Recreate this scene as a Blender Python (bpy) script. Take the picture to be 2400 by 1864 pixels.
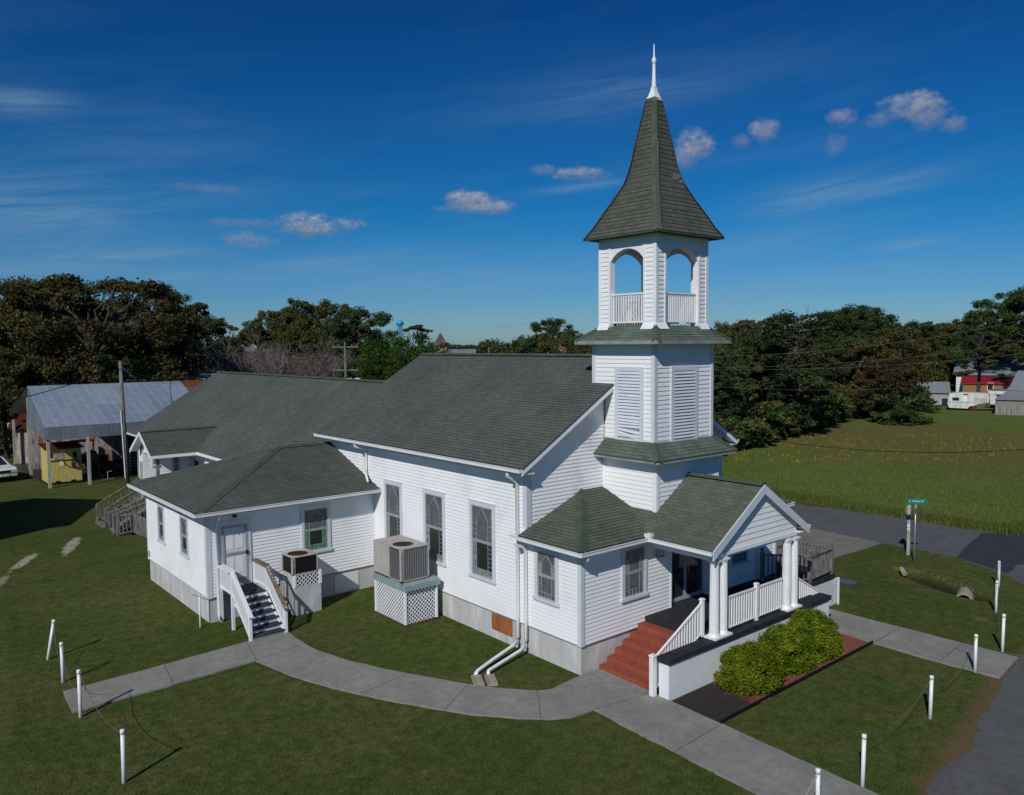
import bpy, math, random
import numpy as np
from mathutils import Vector as V, Matrix
R = math.radians
random.seed(7)
for o in list(bpy.data.objects): bpy.data.objects.remove(o)
SC = bpy.context.scene
COL = SC.collection
# ------------------------------------------------------------------ camera
CAM = V((-15.508, -15.619, 9.317)); YAW, PIT, ROL = R(39.882), R(-3.778), R(-0.431)
f = V((math.sin(YAW)*math.cos(PIT), math.cos(YAW)*math.cos(PIT), math.sin(PIT)))
r = V((math.cos(YAW), -math.sin(YAW), 0)); u = r.cross(f)
c_, s_ = math.cos(ROL), math.sin(ROL)
r2 = r*c_+u*s_; u2 = u*c_-r*s_
cd = bpy.data.cameras.new('camera'); cam = bpy.data.objects.new('camera', cd); COL.objects.link(cam)
cd.sensor_fit = 'HORIZONTAL'; cd.sensor_width = 36; cd.lens = 28.153; cd.clip_start = .3; cd.clip_end = 4000
m = Matrix((r2, u2, -f)).transposed().to_4x4(); m.translation = CAM; cam.matrix_world = m
SC.camera = cam
# ------------------------------------------------------------------ light, exposure, sky
SUN_EL = 36.5; SH = (0.883, 0.469)          # horizontal direction in which shadows fall
SC.view_settings.view_transform = 'Standard'; SC.view_settings.look = 'None'
SC.view_settings.gamma = 1; SC.view_settings.exposure = 0
try: SC.view_settings.use_curve_mapping = False
except Exception: pass
sd = bpy.data.lights.new('sun', 'SUN'); sun = bpy.data.objects.new('sun', sd); COL.objects.link(sun)
sd.energy = 3.2; sd.angle = R(.55); sd.color = (1, .965, .91)
sdir = V((SH[0]*math.cos(R(SUN_EL)), SH[1]*math.cos(R(SUN_EL)), -math.sin(R(SUN_EL))))
sun.rotation_euler = sdir.to_track_quat('-Z', 'Y').to_euler(); sun.location = (-60, -40, 60)
W = bpy.data.worlds.new('World'); SC.world = W; W.use_nodes = True
wt = W.node_tree; wn = wt.nodes; wl = wt.links
for n in list(wn): wn.remove(n)
class NT:
    """tiny node helper"""
    def __init__(s, t): s.t = t
    def n(s, ty, ins=None, **kw):
        nd = s.t.nodes.new(ty)
        for k, v in kw.items(): setattr(nd, k, v)
        if ins:
            for k, v in ins.items():
                if isinstance(v, bpy.types.NodeSocket): s.t.links.new(v, nd.inputs[k])
                else: nd.inputs[k].default_value = v
        return nd
    def m(s, op, a, b=None, c=None, clamp=False):
        nd = s.t.nodes.new('ShaderNodeMath'); nd.operation = op; nd.use_clamp = clamp
        for i, v in enumerate((a, b, c)):
            if v is None: continue
            if isinstance(v, bpy.types.NodeSocket): s.t.links.new(v, nd.inputs[i])
            else: nd.inputs[i].default_value = v
        return nd.outputs[0]
    def mix(s, fac, a, b, bt='MIX'):
        nd = s.t.nodes.new('ShaderNodeMix'); nd.data_type = 'RGBA'; nd.blend_type = bt
        for k, v in ((0, fac), (6, a), (7, b)):
            if isinstance(v, bpy.types.NodeSocket): s.t.links.new(v, nd.inputs[k])
            else: nd.inputs[k].default_value = (tuple(v)+(1,))[:4] if k else v
        return nd.outputs[2]
    def ramp(s, fac, stops):
        nd = s.t.nodes.new('ShaderNodeValToRGB'); e = nd.color_ramp.elements
        while len(e) < len(stops): e.new(.5)
        for el, (p, c) in zip(e, stops): el.position = p; el.color = (tuple(c)+(1,))[:4] if not isinstance(c, (int, float)) else (c, c, c, 1)
        s.t.links.new(fac, nd.inputs[0]); return nd.outputs[0]
    def noise(s, vec, scale, det=3, rough=.55, dist=0):
        nd = s.n('ShaderNodeTexNoise', {'Scale': scale, 'Detail': det, 'Roughness': rough, 'Distortion': dist})
        if vec is not None: s.t.links.new(vec, nd.inputs['Vector'])
        return nd.outputs['Fac']
    def scl(s, vec, v3):
        return s.n('ShaderNodeVectorMath', {0: vec, 1: v3}, operation='MULTIPLY').outputs[0]
q = NT(wt)
sky = q.n('ShaderNodeTexSky', sky_type='NISHITA', sun_disc=False, sun_elevation=R(SUN_EL), altitude=0, air_density=1.0, dust_density=.35, ozone_density=2.2)
# the sun stands towards (-SH): rotation measured from +Y towards +X
sky.sun_rotation = math.atan2(-SH[0], -SH[1])
tc = q.n('ShaderNodeTexCoord'); D = tc.outputs['Generated']
sx = q.n('ShaderNodeSeparateXYZ', {0: D})
az = q.m('ARCTAN2', sx.outputs[0], sx.outputs[1])
el = q.m('ARCSINE', sx.outputs[2])
skc = q.mix(1, sky.outputs[0], (.215, .60, .90), 'MULTIPLY')
elg = q.ramp(q.m('MULTIPLY', el, 2.0, clamp=True), [(0, (1.8, 1.02, 1.0)), (.12, (.98, .85, .98)), (.30, (.24, .72, .90)), (.85, (.10, .42, .70))])
skc = q.mix(1, skc, elg, 'MULTIPLY')
comb = q.n('ShaderNodeCombineXYZ', {0: az, 1: el, 2: 0.0}).outputs[0]
tilt = q.m('ADD', el, q.m('MULTIPLY', az, -.13))
cv = q.n('ShaderNodeCombineXYZ', {0: q.m('MULTIPLY', az, 2.2), 1: q.m('MULTIPLY', tilt, 17.0), 2: 0.0}).outputs[0]
cir = q.noise(cv, 1.5, 7, .62, .5)
cir2 = q.noise(comb, 3.2, 3, .5)
lowm = q.ramp(q.m('MULTIPLY', el, 2.2, clamp=True), [(0, 1), (.35, .8), (.75, .22), (1, .12)])
leftm = q.ramp(az, [(.08, 1.0), (.45, .35), (1, .4)])
cf = q.ramp(cir, [(.47, 0), (.74, 1)])
cf = q.m('MULTIPLY', cf, q.ramp(cir2, [(.32, .15), (.7, 1)]))
cf = q.m('MULTIPLY', q.m('MULTIPLY', cf, lowm), q.m('ADD', leftm, .25))
sk2 = q.mix(q.m('MULTIPLY', cf, .40, clamp=True), skc, (2.2, 4.0, 5.6))
# small fair weather clouds: azimuth, elevation, half sizes (degrees), strength
CL = [(26.2, 8.2, 2.7, .62, 1), (21.5, 8.25, 1.9, .25, .35), (22.0, 7.05, 1.5, .5, .55), (37.1, 10.1, 1.7, .62, .95), (38.6, 9.6, 1.5, .4, .8), (35.4, 9.5, 1.2, .2, .3),
      (19.2, 10.35, 2.0, .28, .38), (42.15, 12.05, .9, .3, .55), (44.9, 11.75, 1.6, .42, .75), (52.7, 13.35, 1.15, .85, .9), (51.9, 12.5, .8, .6, .6), (55.7, 13.4, .6, .4, .42), (57.2, 13.9, .9, .6, .7),
      (62.0, 14.3, .85, .45, .65), (61.6, 12.6, .6, .6, .45), (66.0, 14.4, 1.6, .8, .85), (67.0, 13.7, 1.1, .5, .6), (64.3, 13.9, 1.0, .4, .5), (68.4, 13.2, .65, .45, .6), (39.6, 1.35, .8, .12, .35), (40.9, 1.4, .6, .1, .3)]
STR = [(9.0, 8.2, 8, 2.6, .75), (12, 5.4, 7, 1.1, 1.0), (17.0, 4.6, 3, .45, .8), (9, 14.4, 2.4, .8, .8), (28, 5.6, 9, .8, .6), (37, 4.6, 8, 1.5, .5), (62.5, 9.8, 5, .8, .9), (59.5, 9.0, 3, .6, .8), (57, 6.6, 7, 1.2, .3), (48, 17, 9, 1.6, .35), (45, 10.9, 4, .3, .6), (56, 3.2, 9, 1.5, .45), (66, 6.2, 2.4, .45, .6), (15, 12.5, 8, 1.5, .25)]
sm = None
for (a, e, w, h, st) in STR:
    dx = q.m('MULTIPLY', q.m('SUBTRACT', az, R(a)), 1/R(w)); dy = q.m('MULTIPLY', q.m('SUBTRACT', q.m('ADD', el, q.m('MULTIPLY', q.m('SUBTRACT', az, R(a)), -.10)), R(e)), 1/R(h))
    v = q.m('MULTIPLY', q.m('POWER', 2.718, q.m('MULTIPLY', q.m('ADD', q.m('MULTIPLY', dx, dx), q.m('MULTIPLY', dy, dy)), -1.0)), st)
    sm = v if sm is None else q.m('MAXIMUM', sm, v)
sv = q.n('ShaderNodeCombineXYZ', {0: q.m('MULTIPLY', az, 5.0), 1: q.m('MULTIPLY', q.m('ADD', el, q.m('MULTIPLY', az, -.11)), 55.0), 2: 3.0}).outputs[0]
sn_ = q.ramp(q.noise(sv, 1.3, 7, .68, .6), [(.36, .0), (.72, 1)])
sm = q.m('MULTIPLY', sm, q.m('ADD', q.m('MULTIPLY', sn_, .85), .18))
sk2 = q.mix(q.m('MULTIPLY', sm, .8, clamp=True), sk2, (2.6, 4.3, 6.0))
wv = q.n('ShaderNodeCombineXYZ', {0: az, 1: q.m('MULTIPLY', el, 1.5), 2: 0.0}).outputs[0]
n1 = q.noise(wv, 26, 6, .62); n2 = q.noise(wv, 75, 5, .6)
n3_ = q.noise(wv, 190, 4, .65)
wob = q.m('ADD', q.m('ADD', q.m('MULTIPLY', q.m('SUBTRACT', n1, .47), 2.8), q.m('MULTIPLY', q.m('SUBTRACT', n2, .5), 1.7)), q.m('MULTIPLY', q.m('SUBTRACT', n3_, .5), .8))
tot = None; top = None
for (a, e, w, h, st) in CL:
    dx = q.m('MULTIPLY', q.m('SUBTRACT', az, R(a)), 1/R(w*1.25)); dy = q.m('MULTIPLY', q.m('SUBTRACT', el, R(e)), 1/R(h*1.3))
    rr = q.m('ADD', q.m('MULTIPLY', dx, dx), q.m('MULTIPLY', dy, dy))
    v = q.m('MULTIPLY', q.m('SUBTRACT', q.m('ADD', 1.0, wob), rr), .85, clamp=True)
    v = q.m('MULTIPLY', v, st)
    t = q.m('MULTIPLY', v, q.m('ADD', q.m('ADD', q.m('MULTIPLY', dy, .55), .42), q.m('MULTIPLY', q.m('SUBTRACT', n2, .5), .7), clamp=True))
    tot = v if tot is None else q.m('MAXIMUM', tot, v); top = t if top is None else q.m('MAXIMUM', top, t)
ccol = q.mix(q.m('MULTIPLY', top, 1.1, clamp=True), (2.0, 2.5, 3.6), (5.6, 6.0, 6.8))
sk3 = q.mix(q.m('MULTIPLY', tot, .9, clamp=True), sk2, ccol)
bg = q.n('ShaderNodeBackground', {0: sk3, 1: .075}); wo = q.n('ShaderNodeOutputWorld', {0: bg.outputs[0]})

# ------------------------------------------------------------------ materials
MATS = {}
def mat(name, base=(.5, .5, .5), rough=.7, spec=.3, metal=0):
    if name in MATS: return MATS[name][0]
    m = bpy.data.materials.new(name); m.use_nodes = True; t = m.node_tree
    b = t.nodes['Principled BSDF']; b.inputs['Base Color'].default_value = (*base, 1); b.inputs['Roughness'].default_value = rough
    b.inputs['Specular IOR Level'].default_value = spec; b.inputs['Metallic'].default_value = metal
    MATS[name] = (m, NT(t), b); return m
def obco(q): return q.n('ShaderNodeTexCoord').outputs['Object']
def uvco(q): return q.n('ShaderNodeTexCoord').outputs['UV']
def bump(q, b, h, strength=.3, dist=.02):
    nd = q.n('ShaderNodeBump', {'Height': h, 'Strength': strength, 'Distance': dist}); q.t.links.new(nd.outputs[0], b.inputs['Normal'])
def vary(name, c1, c2, scale=3, rough=.7, spec=.3, stretch=None, det=4, bumps=0, c3=None, metal=0, lo=.35, hi=.65):
    mat(name, c1, rough, spec, metal); m, q, b = MATS[name]
    o = obco(q)
    if stretch: o = q.scl(o, stretch)
    n = q.noise(o, scale, det)
    stops = [(lo, c1), (hi, c2)] if c3 is None else [(lo, c1), ((lo+hi)/2, c2), (hi, c3)]
    q.t.links.new(q.ramp(n, stops), b.inputs['Base Color'])
    if bumps: bump(q, b, q.noise(o, scale*6, 3), bumps)
    return m
vary('white_siding', (.68, .70, .715), (.82, .828, .835), .7, .55, .35, lo=.22, hi=.48, det=7)
vary('old_siding', (.60, .585, .59), (.83, .835, .84), .8, .55, .35, lo=.25, hi=.5)
vary('white_trim', (.76, .775, .80), (.82, .825, .84), 2.5, .45, .4)
vary('grey_trim', (.56, .60, .65), (.62, .66, .71), 2, .5, .3)
vary('gutter_white', (.70, .71, .72), (.78, .78, .78), 2, .4, .5, stretch=(1, 1, .2))
vary('vinyl_rail', (.78, .78, .80), (.83, .83, .84), 3, .4, .4)
vary('chalky_wall', (.70, .72, .73), (.80, .81, .82), 1.3, .8, .2, bumps=.15)
vary('sash_grey', (.30, .31, .33), (.36, .37, .38), 6, .5, .4)
mat('glass_dark', (.022, .027, .028), .06, .6)
vary('glass_screen', (.085, .09, .095), (.13, .135, .14), 4, .25, .5)
vary('glass_green', (.03, .16, .06), (.10, .30, .15), 9, .15, .6)
vary('glass_milky', (.10, .15, .14), (.28, .34, .32), 9, .15, .6)
vary('lead_white', (.26, .27, .26), (.42, .43, .41), 9, .5, .3)
mat('black', (.006, .006, .007), .6, .3)
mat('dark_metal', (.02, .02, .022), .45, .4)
mat('galvanised', (.42, .45, .48), .4, .5, .6)
vary('rubber_deck', (.018, .019, .023), (.032, .033, .037), 5, .85, .2, bumps=.2)
vary('eave_metal', (.20, .22, .21), (.30, .32, .31), 3, .5, .3)
vary('joint', (.06, .06, .055), (.09, .09, .08), 4)
vary('rope_grey', (.10, .10, .10), (.16, .16, .16), 4)
vary('wreath_leaves', (.35, .05, .015), (.55, .16, .03), 9, .8, .2)
vary('rust', (.045, .008, .006), (.13, .03, .016), 8, .8, .2)
vary('pvc', (.72, .74, .74), (.80, .81, .80), 3, .35, .45)
vary('blue_green_paint', (.20, .28, .29), (.27, .34, .35), 4, .6, .3)
vary('deck_paint', (.026, .032, .046), (.050, .057, .075), 5, .85, .1)
vary('grey_wood', (.10, .093, .083), (.23, .215, .20), 6, .85, .15, stretch=(1, 1, .35), bumps=.2)
vary('pale_wood', (.30, .29, .26), (.42, .41, .37), 5, .8, .15, stretch=(1, 1, .3))
vary('brown_wood', (.13, .085, .055), (.24, .18, .13), 9, .8, .15)
vary('plywood', (.22, .075, .022), (.36, .14, .05), 5, .75, .2, stretch=(1, 1, .25))
vary('ac_beige', (.40, .37, .33), (.46, .43, .39), 3, .5, .4)
vary('yellow_paint', (.50, .42, .13), (.58, .49, .17), 2, .5, .35)
vary('bell_bronze', (.06, .04, .035), (.12, .08, .06), 6, .5, .5, metal=.5)
vary('sign_green', (.0, .16, .10), (.0, .19, .12), 4, .4, .4)
mat('sign_white', (.7, .72, .7), .4, .4)
vary('tank_blue', (.02, .32, .60), (.03, .36, .65), .2, .4, .4)
vary('slate', (.08, .065, .07), (.13, .105, .11), 1.2, .7, .3)
vary('orange_brick', (.36, .13, .07), (.45, .18, .10), 3, .8, .2)
vary('cream_paint', (.62, .53, .30), (.70, .62, .40), .6, .7, .2)
vary('pale_paint', (.60, .60, .60), (.72, .72, .72), .6, .7, .2)
vary('blue_grey_roof', (.13, .16, .18), (.20, .23, .25), .8, .6, .3)
vary('tan_boards', (.24, .12, .05), (.30, .16, .07), 1.5, .7, .2, stretch=(4, 4, .3))
vary('red_metal', (.20, .010, .018), (.26, .015, .025), .5, .5, .4)
vary('weathered_boards', (.12, .115, .105), (.34, .32, .30), 3, .9, .1, stretch=(4, 4, .25))
vary('pale_boards', (.28, .26, .25), (.44, .41, .40), 2.5, .9, .1, stretch=(5, 5, .3))
vary('rust_boards', (.10, .045, .02), (.42, .40, .38), 1.1, .85, .2, stretch=(3, 3, .5), c3=(.30, .09, .02), lo=.3, hi=.65)
vary('bark', (.035, .03, .025), (.085, .075, .065), 4, .9, .1, stretch=(1, 1, .3))
vary('bare_bark', (.12, .10, .095), (.20, .17, .16), 1.5, .9, .1)
vary('car_white', (.66, .68, .70), (.70, .72, .74), 2, .25, .6)
vary('trailer_white', (.50, .50, .47), (.68, .69, .68), 1.1, .5, .4, stretch=(3, 3, .5))
mat('lamp_glass', (.55, .56, .55), .2, .5)
mat('tyre', (.012, .012, .012), .8, .2)
mat('blue_bin', (.01, .04, .07), .5, .4)

# foundation render with stains of its own
mat('foundation', rough=.9, spec=.15); m_, q, b = MATS['foundation']
o = obco(q); n1 = q.noise(q.scl(o, (1, 1, .25)), 2.5, 5, .65); n2 = q.noise(o, 1.1, 3)
cc = q.ramp(n1, [(.28, (.34, .335, .31)), (.5, (.50, .495, .475)), (.7, (.64, .64, .63))])
cc = q.mix(q.ramp(n2, [(.45, 0), (.62, .7)]), cc, (.47, .465, .45)); q.t.links.new(cc, b.inputs['Base Color']); bump(q, b, q.noise(o, 30, 3), .3)

# shingles (uv in metres: u along the course, v up the slope)
def shingle(name, a, bcol, moss, sc=1.0):
    mat(name, rough=.95, spec=.12); m_, q, b = MATS[name]
    uv = uvco(q)
    br = q.n('ShaderNodeTexBrick', {'Scale': 1.0, 'Brick Width': .30, 'Row Height': .14*sc, 'Mortar Size': .010, 'Mortar Smooth': .2, 'Bias': .0,
             'Color1': (*[x*.8 for x in a], 1), 'Color2': (*[x*1.12 for x in bcol], 1), 'Mortar': (a[0]*.30, a[1]*.30, a[2]*.30, 1), 'Vector': uv}, offset=.5, squash=1)
    n = q.noise(uv, .9, 4); n2 = q.noise(uv, 7, 3); n3 = q.noise(uv, 60, 2); n4 = q.noise(q.scl(uv, (2.2, .22, 1)), 1.0, 5, .65); n5 = q.noise(uv, .35, 4)
    c = q.mix(q.ramp(n, [(.45, 0), (.70, .55)]), br.outputs[0], moss)
    c = q.mix(q.ramp(n2, [(.35, 0), (.7, .4)]), c, tuple(x*1.35 for x in a))
    c = q.mix(.35, c, q.ramp(n3, [(.3, tuple(x*.5 for x in a)), (.7, tuple(x*1.7 for x in a))]))
    c = q.mix(1, c, q.ramp(n4, [(.32, (.90, .92, .92)), (.5, (1, 1, 1)), (.68, (1.12, 1.11, 1.10))]), 'MULTIPLY'); c = q.mix(1, c, q.ramp(n5, [(.35, (.88, .90, .90)), (.65, (1.12, 1.10, 1.10))]), 'MULTIPLY')
    q.t.links.new(c, b.inputs['Base Color']); bump(q, b, n3, .35, .01)
shingle('roof_shingle', (.086, .096, .086), (.106, .116, .103), (.070, .094, .070))
shingle('porch_shingle', (.085, .100, .076), (.115, .128, .100), (.066, .100, .074))
shingle('spire_shingle', (.075, .083, .066), (.100, .108, .088), (.066, .078, .062))
vary('worn_shingle', (.13, .14, .12), (.17, .18, .16), 8, .9, .1)
shingle('skirt_shingle', (.085, .115, .088), (.125, .150, .120), (.20, .25, .24))
vary('hip_cap', (.058, .078, .056), (.085, .108, .084), 3, .95, .1)
# metal sheets with ribs in uv
def ribbed(name, a, b2, pitch, rusty=0):
    mat(name, rough=.45, spec=.4, metal=.3); m_, q, b = MATS[name]; uv = uvco(q)
    s = q.n('ShaderNodeSeparateXYZ', {0: uv}); w = q.m('FRACT', q.m('MULTIPLY', s.outputs[0], 1/pitch))
    rib = q.m('LESS_THAN', w, .10); sheet = q.n('ShaderNodeTexWhiteNoise', {0: q.n('ShaderNodeCombineXYZ', {0: q.m('FLOOR', q.m('MULTIPLY', s.outputs[0], 1/(pitch*3))), 1: q.m('FLOOR', q.m('MULTIPLY', s.outputs[1], .3)), 2: 0.0}).outputs[0]}, noise_dimensions='3D').outputs[0]
    c = q.mix(sheet, a, b2); c = q.mix(q.m('MULTIPLY', rib, .6), c, tuple(x*1.5 for x in b2)); n = q.noise(uv, 1.5, 5)
    c = q.mix(q.ramp(n, [(.4, 0), (.75, .35)]), c, tuple(x*.6 for x in a))
    if rusty: c = q.mix(q.ramp(q.noise(uv, .8, 5, .7), [(.35, 0), (.5, 1)]), c, (.22, .07, .03))
    q.t.links.new(c, b.inputs['Base Color']); bump(q, b, rib, .8, .04)
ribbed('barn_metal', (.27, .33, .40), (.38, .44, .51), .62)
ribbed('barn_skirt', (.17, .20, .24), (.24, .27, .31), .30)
ribbed('rusty_metal', (.19, .16, .15), (.25, .18, .15), .30, 1)
ribbed('brown_metal', (.085, .022, .015), (.12, .035, .025), .30)
ribbed('grey_metal', (.25, .27, .29), (.30, .32, .34), .6)
# brick steps
mat('brick', rough=.85, spec=.2); m_, q, b = MATS['brick']
br = q.n('ShaderNodeTexBrick', {'Scale': 1.0, 'Brick Width': .075, 'Row Height': .30, 'Mortar Size': .006, 'Color1': (.30, .062, .030, 1), 'Color2': (.21, .042, .024, 1), 'Mortar': (.26, .13, .09, 1), 'Vector': uvco(q)}, offset=0)
c = q.mix(q.ramp(q.noise(uvco(q), 3, 4), [(.4, 0), (.75, .35)]), br.outputs[0], (.33, .10, .06)); q.t.links.new(c, b.inputs['Base Color']); bump(q, b, br.outputs[1], -.4, .01)
# concrete
def concrete(name, a, b2, dark):
    mat(name, rough=.92, spec=.15); m_, q, b = MATS[name]; o = obco(q)
    c = q.ramp(q.noise(o, .9, 8, .72), [(.36, dark), (.5, a), (.64, b2)])
    c = q.mix(q.ramp(q.noise(o, 5, 5, .7), [(.47, 0), (.62, .6)]), c, tuple(x*.58 for x in a))
    n = q.noise(o, 45, 3, .7); c = q.mix(.4, c, q.ramp(n, [(.3, tuple(x*.6 for x in a)), (.7, tuple(x*1.3 for x in b2))]))
    q.t.links.new(c, b.inputs['Base Color']); bump(q, b, n, .35, .01)
concrete('path_concrete', (.235, .230, .205), (.31, .30, .27), (.165, .162, .148))
concrete('apron_concrete', (.19, .18, .155), (.25, .23, .20), (.14, .135, .12))
concrete('asphalt', (.105, .106, .109), (.135, .136, .140), (.086, .087, .090))
concrete('new_asphalt', (.045, .047, .054), (.055, .057, .066), (.038, .040, .046))
concrete('beige_concrete', (.34, .30, .23), (.40, .36, .28), (.25, .22, .17))
vary('dirt', (.060, .045, .024), (.115, .072, .040), 4, .95, .05, bumps=.4)
vary('sand', (.10, .095, .06), (.30, .28, .22), 2.2, .95, .05, bumps=.2)
def mulch():
    mat('mulch', rough=.95, spec=.05); m_, q, b = MATS['mulch']; o = obco(q); s = q.n('ShaderNodeSeparateXYZ', {0: o})
    vo = q.n('ShaderNodeTexVoronoi', {'Scale': 22, 'Vector': o}); k = q.m('ADD', s.outputs[0], q.m('MULTIPLY', q.noise(o, 1.5, 4), 3.5))
    red = q.mix(vo.outputs['Color'], (.15, .045, .030), (.30, .12, .09)); blk = q.mix(vo.outputs['Distance'], (.022, .019, .019), (.065, .055, .052))
    k2 = q.ramp(q.m('MULTIPLY', k, .12, clamp=True), [(.44, 0), (.56, 1)])
    q.t.links.new(q.mix(k2, blk, red), b.inputs['Base Color']); bump(q, b, vo.outputs['Distance'], .6, .03)
mulch()
# lawn
def grass(name, g1, g2, brown, field=False):
    mat(name, rough=1, spec=.05); m_, q, b = MATS[name]; o = obco(q); s = q.n('ShaderNodeSeparateXYZ', {0: o})
    a1 = q.noise(o, .16, 5, .65); a2 = q.noise(o, .75, 6, .7); a3 = q.noise(o, 3.2, 5, .75); a4 = q.noise(o, 17, 4, .8); a5 = q.noise(q.scl(o, (1, 1, 1)), .38, 6, .7, .8)
    c = q.mix(q.ramp(a1, [(.40, 0), (.60, 1)]), g1, g2)
    c = q.mix(q.ramp(a5, [(.53, 0), (.70, .55)]), c, brown)
    c = q.mix(q.ramp(a2, [(.34, .8), (.47, 0)]), c, (g1[0]*.62, g1[1]*.95, g1[2]*.8))
    c = q.mix(1, c, q.ramp(a3, [(.28, (.50, .52, .50)), (.5, (1, 1, 1)), (.72, (1.55, 1.45, 1.6))]), 'MULTIPLY')
    c = q.mix(1, c, q.ramp(a4, [(.30, (.38, .40, .42)), (.5, (1, 1, 1)), (.70, (1.75, 1.6, 1.7))]), 'MULTIPLY')
    if field:
        w = q.m('ADD', s.outputs[0], q.m('MULTIPLY', a1, 30.0))
        band = q.ramp(q.m('MULTIPLY', w, .01, clamp=True), [(.58, 0), (.70, 1), (.88, 1), (.99, 0)])
        c = q.mix(q.m('MULTIPLY', band, q.ramp(a2, [(.3, .15), (.6, .75)])), c, (.135, .105, .045))
    else:
        # worn shoulder along the road edge, two sandy wheel marks, ditch soil painted darker with depth for its shade
        n_ = q.m('MULTIPLY', q.m('SUBTRACT', q.noise(o, 1.4, 6, .7), .5), 1.5)
        d = q.m('ADD', q.m('SUBTRACT', s.outputs[1], q.m('ADD', q.m('MULTIPLY', s.outputs[0], .145), -8.95)), n_)
        mk = q.m('MULTIPLY', q.ramp(q.m('MULTIPLY', d, .5, clamp=True), [(.0, .8), (.20, 0)]), q.m('MULTIPLY', q.m('GREATER_THAN', s.outputs[0], .3), q.m('LESS_THAN', s.outputs[0], 11.0)))
        c = q.mix(mk, c, (.15, .095, .055))
        for (x0, y0, x1, y1, w_, st) in ((-10.6, 23.0, -9.0, 26.2, .30, .95), (-8.3, 24.4, -6.9, 28.4, .34, .95), (-11.5, 20.5, -10.6, 23, .25, .5), (-11.5, -3.5, -9.5, -1.0, 1.3, .45), (-.5, -6.2, -3, -7.4, .7, .5), (13.1, -5.5, 13.7, -5.5, .25, .9)):
            L = math.hypot(x1-x0, y1-y0); ux, uy = (x1-x0)/L, (y1-y0)/L; cx, cy = (x0+x1)/2, (y0+y1)/2
            al = q.m('ADD', q.m('MULTIPLY', q.m('SUBTRACT', s.outputs[0], cx), ux/(L/2)), q.m('MULTIPLY', q.m('SUBTRACT', s.outputs[1], cy), uy/(L/2)))
            ac = q.m('ADD', q.m('MULTIPLY', q.m('SUBTRACT', s.outputs[0], cx), -uy/w_), q.m('MULTIPLY', q.m('SUBTRACT', s.outputs[1], cy), ux/w_))
            k = q.m('ADD', q.m('SUBTRACT', 1.0, q.m('ADD', q.m('MULTIPLY', al, al), q.m('MULTIPLY', ac, ac))), q.m('MULTIPLY', q.m('SUBTRACT', q.noise(o, 2.5, 6, .75), .5), 2.4))
            c = q.mix(q.m('MULTIPLY', q.ramp(k, [(.1, 0), (.7, 1)]), st), c, (.38, .35, .27) if y0 > 15 else (.16, .115, .065))
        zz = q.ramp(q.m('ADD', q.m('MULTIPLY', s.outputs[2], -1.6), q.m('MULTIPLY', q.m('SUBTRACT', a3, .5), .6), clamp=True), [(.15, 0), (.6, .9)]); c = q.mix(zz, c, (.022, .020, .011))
    q.t.links.new(c, b.inputs['Base Color']); bump(q, b, q.m('ADD', a4, a3), .35, .05)
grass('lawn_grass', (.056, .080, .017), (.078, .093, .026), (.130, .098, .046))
grass('field_grass', (.085, .130, .026), (.120, .146, .036), (.155, .118, .05), True)
# foliage: uv.x per leaf, uv.y per clump
def foliage(name, dark, mid, light, accent=None, amt=.25, trans=.25):
    mat(name, rough=.75, spec=.15); m_, q, b = MATS[name]
    s = q.n('ShaderNodeSeparateXYZ', {0: uvco(q)}); oi = q.n('ShaderNodeObjectInfo').outputs['Random']
    k = q.m('ADD', q.m('MULTIPLY', s.outputs[0], .5), q.m('MULTIPLY', s.outputs[1], .5))
    c = q.ramp(k, [(.15, dark), (.5, mid), (.9, light)])
    if accent: c = q.mix(q.m('MULTIPLY', q.m('GREATER_THAN', q.m('ADD', q.m('MULTIPLY', s.outputs[1], .7), q.m('MULTIPLY', s.outputs[0], .3)), 1-amt), .8), c, accent)
    hs = q.n('ShaderNodeHueSaturation', {'Hue': q.m('ADD', .485, q.m('MULTIPLY', oi, .03)), 'Saturation': 1.0, 'Value': q.m('ADD', .82, q.m('MULTIPLY', oi, .36)), 'Color': c})
    q.t.links.new(hs.outputs[0], b.inputs['Base Color'])
    tr = q.n('ShaderNodeBsdfTranslucent', {0: hs.outputs[0]}); mx = q.n('ShaderNodeMixShader', {0: trans, 1: b.outputs[0], 2: tr.outputs[0]})
    q.t.links.new(mx.outputs[0], q.t.nodes['Material Output'].inputs[0])
foliage('leaf_oak', (.050, .056, .016), (.092, .088, .026), (.140, .125, .042), (.125, .082, .035), .14, .3)
foliage('leaf_mixed', (.046, .064, .017), (.085, .100, .027), (.130, .132, .038), (.15, .105, .035), .2, .3)
foliage('leaf_green', (.034, .064, .018), (.060, .100, .024), (.098, .138, .036), None, .2, .3)
foliage('leaf_pine', (.026, .046, .017), (.050, .078, .026), (.080, .112, .038))
foliage('leaf_orange', (.062, .050, .018), (.105, .075, .026), (.145, .100, .036), (.07, .085, .026), .40)
foliage('leaf_evergreen', (.016, .040, .007), (.038, .080, .012), (.075, .125, .020))
foliage('leaf_bush', (.052, .100, .005), (.130, .190, .009), (.275, .320, .016), None, .2, .3)
foliage('leaf_grass', (.070, .106, .019), (.098, .134, .027), (.136, .155, .038), (.16, .125, .045), .16, .12)
m_, q, b = MATS['leaf_grass']; _s = b.inputs['Base Color'].links[0].from_socket; o = obco(q); _x = q.n('ShaderNodeSeparateXYZ', {0: o})
_w = q.m('MULTIPLY', q.m('ADD', _x.outputs[0], q.m('MULTIPLY', q.noise(o, .12, 3), 40.0)), .01, clamp=True)
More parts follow.
